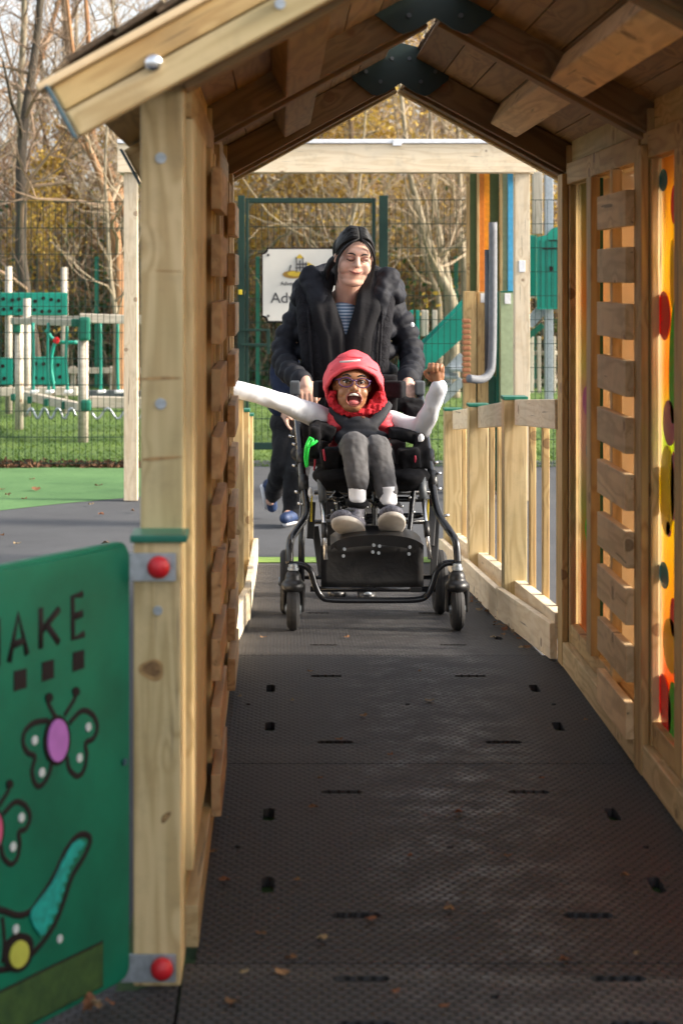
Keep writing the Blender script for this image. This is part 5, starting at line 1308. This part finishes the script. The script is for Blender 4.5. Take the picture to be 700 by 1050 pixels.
# striped top, scarf, coat
blob('striped_top', [E(W(353, 326, 8.53), (.070, .085, .085)), E(W(353, 345, 8.50), (.05, .075, .10))], .006, 3, M['stripe'], woman)
prims = []
for s, xs in ((-1, ((336, 284, 8.56), (331, 300, 8.49), (336, 320, 8.43), (343, 345, 8.41), (349, 375, 8.42), (348, 405, 8.44))), (1, ((379, 282, 8.56), (380, 297, 8.49), (374, 316, 8.43), (365, 345, 8.405), (362, 378, 8.42), (364, 405, 8.44)))):
    P = [W(*p) for p in xs]; rr_ = [.036, .043, .047, .044, .044, .046]
    prims += chain(P, rr_) + chain([p + Vector((s * .035, -.004, 0)) for p in P], [r * .85 for r in rr_])
prims += [E(W(357, 284, 8.64), (.11, .05, .05))]
blob('scarf', prims, .005, 8, M['scarf'], woman, lambda co: .010 * noise.noise(Vector((co.x * 26, co.y * 14, co.z * 5))))
# coat body: overlapping padded rolls, open at the front
prims = []
for k in range(8):
    y = 318 + k * 21; hw = .195 + .02 * (k / 7); 
    for s in (-1, 1):
        cx = 354 + s * (29 + k * .6); prims.append(E(W(cx, y, 8.60 + .01 * k), (.105, .145 + .004 * k, .056)))
    prims.append(E(W(354, y, 8.72 + .01 * k), (.20, .09, .062)))
for s, cx in ((-1, 312), (1, 400)):
    prims.append(E(W(cx, 317, 8.63), (.072, .10, .072)))
def padded(A, r0, r1, n):
    P = smoothpts(A, 8); L = [0]
    for i in range(1, len(P)): L.append(L[-1] + (P[i] - P[i - 1]).length)
    out = []
    for k in range(n):
        t = k / (n - 1) * L[-1]; i = max(j for j in range(len(L)) if L[j] <= t + 1e-9); i = min(i, len(P) - 2); f = (t - L[i]) / (L[i + 1] - L[i]); p = P[i].lerp(P[i + 1], f); d = (P[i + 1] - P[i]).normalized()
        r = r0 + (r1 - r0) * k / (n - 1); q_ = d.to_track_quat('Z', 'Y').to_matrix()
        out.append(E(p, (r, r, L[-1] / n * .80), q_))
    return out
prims += padded([W(311, 318, 8.62), W(297, 342, 8.61), W(291, 366, 8.56), W(298, 382, 8.42), W(309, 390, 8.30)], .072, .052, 9)
prims += padded([W(402, 318, 8.62), W(416, 342, 8.61), W(422, 366, 8.56), W(421, 382, 8.42), W(418.5, 389, 8.30)], .072, .052, 9)
wr = lambda co: .005 * noise.noise(Vector((co.x * 10, co.y * 10, co.z * 16))) + .0035 * noise.noise(co * 36)
coat = blob('coat', prims, .006, 9, M['coat'], woman, wr)
# open front panels and big pulled-up hood collar
prims = []
for s in (-1, 1):
    P = [W(354 + s * 30, 296, 8.50), W(354 + s * 27, 325, 8.45), W(354 + s * 23, 360, 8.43), W(354 + s * 22, 400, 8.45), W(354 + s * 24, 440, 8.48)]
    prims += chain(P, [.045, .045, .042, .042, .045]) + chain([p + Vector((s * .05, .03, 0)) for p in P], [.05] * 5)
blob('coat_lapel', prims, .006, 10, M['fleece'], woman, wr)
prims = []
P = []
for k in range(19):
    a = R(-42 + 264 * k / 18)
    P.append(W(357 + 46 * math.cos(a), 276 + 22 * max(0, -math.sin(a)) + 20 * abs(math.cos(a)) ** 2, 8.62 + .14 * math.sin(a)))
prims += chain(P, [.050 + .007 * (k % 3 == 0) for k in range(19)])
prims += chain([W(318, 285, 8.52), W(326, 306, 8.46), W(330, 325, 8.45)], [.055, .05, .04]) + chain([W(398, 285, 8.52), W(390, 306, 8.46), W(386, 325, 8.45)], [.055, .05, .04])
prims += [E(W(313, 301, 8.56), (.072, .08, .05), rotm(0, -38, 0)), E(W(402, 299, 8.56), (.074, .08, .05), rotm(0, 38, 0))]
blob('coat_hood', prims, .006, 12, M['coat'], woman, lambda co: .012 * noise.noise(Vector((co.x * 14, co.y * 14, co.z * 9))) + .005 * noise.noise(co * 34))
for sx in (-1, 1): tube('zip_edge', [W(354 + sx * 38, 318, 8.42), W(354 + sx * 36, 350, 8.40), W(354 + sx * 34, 390, 8.41)], .006, M['fleece'], coat, 8, 4)
ball('sleeve_badge', W(422.5, 333, 8.52), .012, M['white_soft'], coat, (.8, .4, 1))
for f_, nm in ((fl, 'l'), (fr_, 'r')):
    blob('shoe', [C(f_ + Vector((0, .07, .04)), f_ + Vector((0, -.09, .035)), .047, .042), E(f_ + Vector((0, -.13, .03)), (.042, .05, .03))], .006, 3, BP, woman)
    ball('shoe_buckle', f_ + Vector((0, -.165, .045)), .014, M['galv'], woman, (1.3, .6, .7))
prims = []
for h_, f_ in zip(hips, (fl, fr_)): prims += chain([h_ + Vector((0, 0, .02)), Vector(((h_.x + f_.x) / 2, 8.66, .28)), f_ + Vector((0, .055, .12))], [.105, .075, .062])
blob('trousers', prims, .009, 3, M['trouser_dark'], woman, wr)

# ------------------------------------------------------------------ the child
boy = thing('person', 'laughing child in a coral hood, glasses and white sleeves with both arms flung wide', 'person', (.34, 7.8, CAMZ - .8))
dB = 7.86; BR = rotm(-4, 3, 3); bc = W(361, 396, dB)
BS = 1.13
def BPt(x, y, z): return bc + BR @ (Vector((x, y, z)) * BS)
prims = [E(BPt(0, .02, .02), (.068, .080, .076), BR), E(BPt(0, -.012, -.035), (.055, .062, .062), BR), E(BPt(0, -.030, -.074), (.036, .034, .024), BR),
         E(BPt(-.030, -.042, -.024), (.025, .022, .024), BR), E(BPt(.030, -.042, -.024), (.025, .022, .024), BR), E(BPt(0, -.050, .032), (.046, .022, .024), BR),
         C(BPt(0, -.066, .010), BPt(0, -.078, -.008), .007, .0115), E(BPt(-.010, -.072, -.012), .0085), E(BPt(.010, -.072, -.012), .0085),
         E(BPt(-.064, .02, 0), (.009, .014, .02), BR), E(BPt(.064, .02, 0), (.009, .014, .02), BR)]
# open jaw: lips ring
mcx, mcz = .002, -.048
for k in range(14):
    a = 2 * math.pi * k / 14; prims.append(E(BPt(mcx + .030 * math.cos(a), -.056 - .006 * math.sin(a), mcz + .025 * math.sin(a)), .0055))
prims = [(p[0], p[1], tuple(v * BS for v in p[2]), p[3]) if p[0] == 'e' else (p[0], p[1], p[2], p[3] * BS, p[4] * BS) for p in prims]
chest, belly = W(367, 436, 7.93), W(369, 458, 7.86)
prims += [C(BPt(0, .03, -.05), W(364, 424, 7.93), .04, .04), E(chest, (.12, .07, .09)), E(belly, (.115, .075, .08)), E(W(372, 472, 7.84), (.12, .09, .06))]
aL = [W(336, 432, 7.93), W(297, 415, 7.80), W(232, 398, 7.72), W(232, 399, 7.70)]
aR = [W(402, 432, 7.93), W(431, 442, 7.82), W(449, 400, 7.68)]
prims += chain(aL[:3], [.032, .026, .020]) + chain(aR, [.032, .027, .019])
prims += hand(W(229, 397, 7.72), (-1, -.1, .12), (0, -.3, -1), (0, -1, 0), .115, .35, .0062)
prims += hand(W(449, 393, 7.68), (-.1, -.05, 1), (-.35, -1, -.1), (-1, .25, 0), .135, 1.2, .0080)
kL, kR = W(362, 456, 7.52), W(387, 459, 7.54); nL, nR = W(366, 511, 7.42), W(397.5, 519, 7.42)
prims += chain([W(360, 472, 7.82), kL, nL], [.05, .036, .022]) + chain([W(385, 472, 7.82), kR, nR], [.05, .036, .022])
prims += [C(nL, W(364, 528, 7.38), .022, .020), C(nR, W(400, 530, 7.38), .022, .020)]
bb = blob('body', prims, .0036, 3, M['skin_b'], boy)
# the open mouth is a real cavity
bi = BR.inverted(); bmx = wmat(bb); bmi = bmx.inverted()
for v in bb.data.vertices:
    p = (bi @ ((bmx @ v.co) - bc)) / BS
    if p.y < -.03 and abs(p.x) < .06 and -.11 < p.z < .03:
        e = ((p.x - mcx) / .029) ** 2 + ((p.z - mcz) / .025) ** 2
        if e < 1: p.y += .045 * min(1, (1 - e) * 3); v.co = bmi @ (bc + BR @ (p * BS))
bb.data.update()
# shouting mouth
ball('mouth', BPt(mcx, -.045, mcz), .033, M['mouth'], boy, (1.0, .5, .88))
ball('tongue', BPt(mcx, -.058, mcz - .013), .021, M['tongue'], boy, (1.1, .6, .6))
tube('teeth', [BPt(mcx - .020, -.064, mcz + .013), BPt(mcx, -.0705, mcz + .0175), BPt(mcx + .020, -.064, mcz + .013)], [.0035, .0058, .0035], M['teeth'], boy, 8, 4)
ring = [BPt(mcx + .0285 * math.cos(2 * math.pi * k / 20), -.0655 - .004 * math.sin(2 * math.pi * k / 20), mcz + .0255 * math.sin(2 * math.pi * k / 20)) for k in range(21)]
tube('lips', ring, .0036, M['lip_b'], boy, 8)
for s in (-1, 1):
    ey = ball('eye', BPt(s * .027, -.056, .014), .0125, M['eye_white'], boy, (1.05, .7, .42))
    ball('iris', BPt(s * .027, -.0645, .013), .0056, M['iris'], ey, (1, .5, 1))
    tube('upper_lid', [BPt(s * .013, -.066, .0165), BPt(s * .027, -.069, .0225), BPt(s * .042, -.062, .016)], .003, M['iris'], boy, 6, 4)
    tube('eyebrow', [BPt(s * .012, -.070, .035), BPt(s * .028, -.071, .041), BPt(s * .045, -.060, .035)], [.003, .003, .002], M['hair'], boy, 6, 4)
# spectacles
sp0 = [BPt(0 + .024 * 0, -.080, .014)]
gl = None
for s in (-1, 1):
    pts = [BPt(s * .031 + .0255 * math.cos(a) , -.079 + .006 * abs(math.cos(a)) * (1 if math.cos(a) * s > 0 else 0), .013 + .0175 * math.sin(a) * (1.05 if math.sin(a) < 0 else .9)) for a in [2 * math.pi * k / 24 for k in range(25)]]
    fr2 = tube('glasses_frame', pts, .0024, M['purple'], boy, 8)
    tube('glasses_arm', [BPt(s * .055, -.073, .022), BPt(s * .067, -.03, .020), BPt(s * .07, .01, .015)], .0028, M['purple'], fr2, 6, 3)
tube('glasses_bridge', [BPt(-.008, -.080, .018), BPt(0, -.083, .020), BPt(.008, -.080, .018)], .003, M['purple'], boy, 8, 3)
# hood: an open padded shell
HC = W(362, 392.5, 7.90); HRm = rotm(0, 0, 0); rx, ry, rz = .127, .125, .137
nf = Vector((.02, -.84, -.54)).normalized()
bm = bmesh.new(); bmesh.ops.create_uvsphere(bm, u_segments=64, v_segments=48, radius=1)
for v in bm.verts:
    c_ = v.co; x, y, z = c_
    pin_ = 1 - .16 * max(0, z) ** 2                       # slightly pointed crown
    v.co = Vector((x * rx * pin_, y * ry, z * rz)) * (1 + .05 * noise.noise(Vector((x * 2.2, y * 2.2, z * 4.5))))
cut = .052
res = bmesh.ops.bisect_plane(bm, geom=bm.verts[:] + bm.edges[:] + bm.faces[:], plane_co=nf * cut, plane_no=nf, clear_outer=True)
edge = [v for v in bm.verts if abs(v.co.dot(nf) - cut) < 1e-4]
for v in bm.verts: v.co += HC
ev = [v.co.copy() for v in edge]
hd = link('hood', bm_mesh('hood', bm, True), M['hood'], boy)
so = hd.modifiers.new('s', 'SOLIDIFY'); so.thickness = .012; so.offset = -1; hd.data.materials.append(M['red_dark']); so.material_offset = 1; so.material_offset_rim = 0
cen = sum(ev, Vector()) / len(ev); u_ = Vector((1, 0, 0)); w2 = nf.cross(u_).normalized(); u_ = w2.cross(nf).normalized()
ev.sort(key=lambda p: math.atan2((p - cen).dot(w2), (p - cen).dot(u_)))
rim = []
last = None
for p in ev:
    if last is None or (p - last).length > .008: rim.append(p); last = p
rim.append(rim[0])
tube('hood_rim', [cen + (p - cen) * 1.0 + nf * .002 for p in rim], .0085, M['hood'], boy, 10)
# seam lines and grey reflective bar on the crown
def onhood(px, py, out=.003):
    x = (px - 362) * 7.8 / F / rx; z = -(py - 392.5) * 7.8 / F / rz
    pf = 1 - .16 * max(0, z) ** 2; x /= pf
    y = -math.sqrt(max(0, 1 - x * x - z * z)); return HC + Vector((x * rx * pf, y * ry, z * rz)) * (1 + out / .13)
tube('hood_stripe', [onhood(348 + 20 * t / 8, 370.6 - .4 * t / 8 * 5, .001) for t in range(9)], .0055, plain('grey reflective bar', (.55, .50, .50), .4), hd, 8)
tube('hood_seam', [onhood(338 + 48 * t / 16, 379 - 7.2 * math.sin(math.pi * t / 16), .0) for t in range(17)], .0022, M['red_dark'], hd, 6)
tube('hood_seam', [onhood(345 + 26 * t / 10, 366 - 1 * math.sin(math.pi * t / 10), .0) for t in range(11)], .0018, M['red_dark'], hd, 6)
# gilet with ruffled collar
prims = [E(W(367, 440, 7.92), (.135, .085, .10)), E(W(369, 458, 7.86), (.13, .085, .07)), E(W(347, 436, 7.90), (.06, .075, .07)), E(W(392, 438, 7.90), (.055, .07, .07)), E(W(366, 424, 7.92), (.105, .07, .04))]
blob('gilet', prims, .006, 4, M['red_coat'], boy, lambda co: .005 * math.sin(co.z * 150))
P = [W(366 + 26 * math.cos(R(20 - 220 * k / 12)), 409 + 15 * max(-.4, -math.sin(R(20 - 220 * k / 12))), 7.85 - .02 * max(0, -math.sin(R(20 - 220 * k / 12)))) for k in range(13)]
prims = chain(P, [.017] * 13) + chain([W(379, 418, 7.84), W(386, 411, 7.86), W(390, 402, 7.88)], [.016, .022, .016])
blob('ruffled_collar', prims, .004, 3, M['red_dark'], boy, lambda co: .007 * noise.noise(co * 75))
# black chest harness
prims = []
def strapc(pts, w_, t_=.007):
    P = smoothpts([W(*p) for p in pts], 6)
    return [E(p, (w_, t_ * 1.6, w_ * .8)) for p in P]
prims += strapc([(343, 420, 7.87), (350, 430, 7.835), (359, 438, 7.80)], .028, .005) + strapc([(395, 416, 7.87), (389, 427, 7.835), (380, 437, 7.80)], .030, .005)
prims += [E(W(369, 440, 7.805), (.078, .03, .04)), E(W(369, 450, 7.79), (.085, .035, .045)), E(W(352, 449, 7.80), (.04, .03, .035)), E(W(389, 449, 7.80), (.04, .03, .03)), E(W(368, 432, 7.81), (.05, .025, .022))]
hn = blob('chest_harness', prims, .005, 4, cloth('black neoprene', (.016, .018, .024), .7, 20, .4, .005), boy)
beam('harness_tag', W(370, 429, 7.775), W(378, 429.5, 7.775), .020, .003, M['grey_grip'], hn, (0, -.2, 1), .001) if False else None
ball('harness_emblem', W(372, 428, 7.782), .007, plain('dull red print', (.22, .08, .05), .6), hn, (1.3, .4, .6))
# sleeves
fold = lambda co: .006 * noise.noise(Vector((co.x * 9 + co.z * 16, co.y * 8, co.z * 12))) + .0022 * math.sin(co.x * 62 + co.z * 48 + 5 * noise.noise(co * 8)) * max(0, noise.noise(co * 9 + Vector((4, 1, 2))) + .25)
ws_ = M['sleeve']
blob('sleeve', chain([W(334, 432, 7.93), W(318, 424, 7.88), W(297, 415.5, 7.80), W(272, 406.5, 7.75), W(250, 401, 7.72), W(228, 396, 7.70)], [.053, .048, .043, .038, .035, .034]), .005, 6, ws_, boy, fold)
blob('sleeve', chain([W(401, 432, 7.92), W(416, 437, 7.87), W(431, 440, 7.82), W(440, 424, 7.75), W(450, 397, 7.68)], [.048, .044, .045, .039, .035]) + [E(W(433, 441, 7.82), (.04, .04, .035))], .005, 6, ws_, boy, fold)
# trousers, socks, shoes
fd = lambda co: .004 * noise.noise(Vector((co.x * 40, co.y * 20, co.z * 22))) + .002 * noise.noise(co * 60)
blob('trousers', chain([W(358, 470, 7.85), W(363, 456, 7.52), W(365, 480, 7.47), W(366.5, 494, 7.44)], [.07, .056, .050, .046]) + chain([W(388, 472, 7.85), W(386, 459, 7.54), W(393, 488, 7.48), W(396.5, 505, 7.45)], [.07, .055, .049, .045]) + [E(W(372, 462, 7.85), (.13, .09, .06))], .005, 3, M['grey_cloth'], boy, fd)
for (a, b_) in (((366, 490), (366.5, 518)), ((397, 500), (398.5, 521))): tube('sock', [W(*a, 7.445), W((a[0] + b_[0]) / 2, (a[1] + b_[1]) / 2, 7.435), W(*b_, 7.41)], [.036, .035, .033], M['sock'], boy, 16, 3)
for (a, b_) in (((366, 515.5), 0), ((399, 518.5), 0)): torus('ankle_strap', W(*a, 7.41), (.05, -.25, 1), .037, .010, BF, buggy, 28, 10, 1.3)
def shoe(heel, toe, ankle, wid, solen):
    """foot resting on its heel, sole turned to the viewer"""
    heel, toe, ankle = Vector(heel), Vector(toe), Vector(ankle); ax = (toe - heel); L = ax.length; ax.normalize(); n = Vector(solen); n = (n - ax * n.dot(ax)).normalized(); sd2 = n.cross(ax)
    mid = (heel + toe) / 2; RM = Matrix((sd2, ax, n)).transposed()
    root = blob('shoe', [E(mid - n * .022 - ax * L * .06, (wid * .88, L * .46, .028), RM), E(toe - ax * L * .24 - n * .026, (wid * .9, L * .24, .026), RM), E(heel + ax * L * .22 - n * .035, (wid * .78, L * .23, .04), RM), C(heel + ax * L * .28 - n * .04, ankle, .036, .034)], .0042, 3, M['shoe_grey'], boy)
    bm = bmesh.new(); rows = []; K = 32
    for lv, (sc_, off) in enumerate(((.90, .008), (1, .004), (1.0, -.010), (.93, -.014))):
        rows.append([])
        for k in range(K):
            a = 2 * math.pi * k / K; w3 = wid * (1 + .14 * math.sin(a)) 
            rows[-1].append(bm.verts.new(mid + sd2 * math.cos(a) * w3 * sc_ + ax * math.sin(a) * L * .5 * sc_ + n * off))
    for lv in range(3):
        for k in range(K): bm.faces.new((rows[lv][k], rows[lv][(k + 1) % K], rows[lv + 1][(k + 1) % K], rows[lv + 1][k]))
    bm.faces.new(rows[0]); bm.faces.new(rows[-1][::-1]); bmesh.ops.recalc_face_normals(bm, faces=bm.faces)
    link('sole', bm_mesh('sole', bm, True), M['sole'], root)
    for j in range(4):
        p = heel.lerp(ankle, .55).lerp(toe - n * .05, .12 + .13 * j) - n * .012
        tube('lace', [p - sd2 * .02, p + sd2 * .001 - n * .006, p + sd2 * .02], .0032, M['sock'] if False else M['grey_grip'], root, 6, 3)
shoe(W(372, 549, 7.38), W(344, 533, 7.25), W(366, 517, 7.42), .050, (-.18, -.86, -.48))
shoe(W(402, 549, 7.39), W(401, 527, 7.24), W(398.5, 519, 7.42), .054, (.0, -.86, -.5))

# ------------------------------------------------------------------ second adult walking behind
back = thing('person', 'adult in navy top, black trousers and blue trainers walking away, mostly hidden by the woman', 'person', (.16, 12.1, GZ))
dP = 12.0
def w3(px, py, d=dP): return W(px, py, d)
prims = [E(w3(322, 306), (.075, .09, .10)), C(w3(322, 315), w3(320, 332), .05, .05), E(w3(318, 350), (.19, .11, .16)), E(w3(312, 390), (.17, .12, .2)), E(w3(306, 425), (.17, .13, .14)),]
prims += chain([w3(296, 342), w3(287, 385), w3(292, 418, 11.9)], [.055, .045, .03]) + chain([w3(342, 342), w3(350, 385), w3(340, 418, 11.9)], [.055, .045, .03])
prims += hand(w3(292, 419, 11.9), (.1, -.2, -1), (1, 0, 0), (0, -1, 0), .17, .4) + hand(w3(340, 419, 11.9), (0, -.2, -1), (-1, 0, 0), (0, -1, 0), .17, .4)
kneeA, ankA = w3(292, 482, 12.0), w3(281, 500, 12.25); kneeB, ankB = w3(304, 478, 11.9), w3(299, 522, 12.0)
prims += chain([w3(300, 430), w3(291, 478, 11.95), w3(279, 500, 12.25)], [.09, .055, .035]) + chain([w3(310, 430), w3(305, 478, 11.9), w3(300, 520, 12.0)], [.09, .055, .035])
prims += [C(w3(279, 500, 12.25), w3(277, 514, 12.3), .035, .03), C(w3(299, 525, 12.0), w3(294, 529, 11.9), .035, .03)]
blob('body', prims, .008, 3, M['skin_w'], back)
blob('hair', [E(w3(322, 303, 12.03), (.085, .10, .10))], .01, 2, M['hair'], back)
wr2 = lambda co: .012 * noise.noise(co * 12)
prims = [E(w3(318, 348), (.21, .13, .15)), E(w3(310, 388), (.20, .15, .2)), E(w3(304, 415), (.185, .15, .13))]
prims += chain([w3(296, 342), w3(286, 385), w3(291, 416, 11.9)], [.08, .068, .05]) + chain([w3(342, 342), w3(350, 385), w3(340, 416, 11.9)], [.08, .065, .05])
blob('jacket', prims, .01, 3, M['navy'], back, wr2)
prims = [E(w3(303, 432), (.17, .13, .12))] + chain([w3(298, 436), w3(291, 474, 11.95), w3(279.5, 509, 12.27)], [.115, .08, .052]) + chain([w3(310, 436), w3(305, 480, 11.9), w3(299.5, 526, 12.0)], [.115, .085, .066])
blob('trousers', prims, .01, 3, M['trouser_dark'], back, wr2)
for pts, snd in (((w3(275.5, 497, 12.25), w3(279, 520, 12.35)), Vector((-.6, 0, -.1))), ((w3(302, 528, 12.0), w3(292, 531.5, 11.85)), Vector((0, 0, -1)))):
    s_ = blob('trainer', [C(pts[0], pts[1], .042, .036)], .007, 2, M['trainers'], back)
    tube('sole', [pts[0] + snd.normalized() * .036, pts[1] + snd.normalized() * .034], [.022, .018], M['sock'], s_, 12)

bpy.data.scenes.remove(TMP)
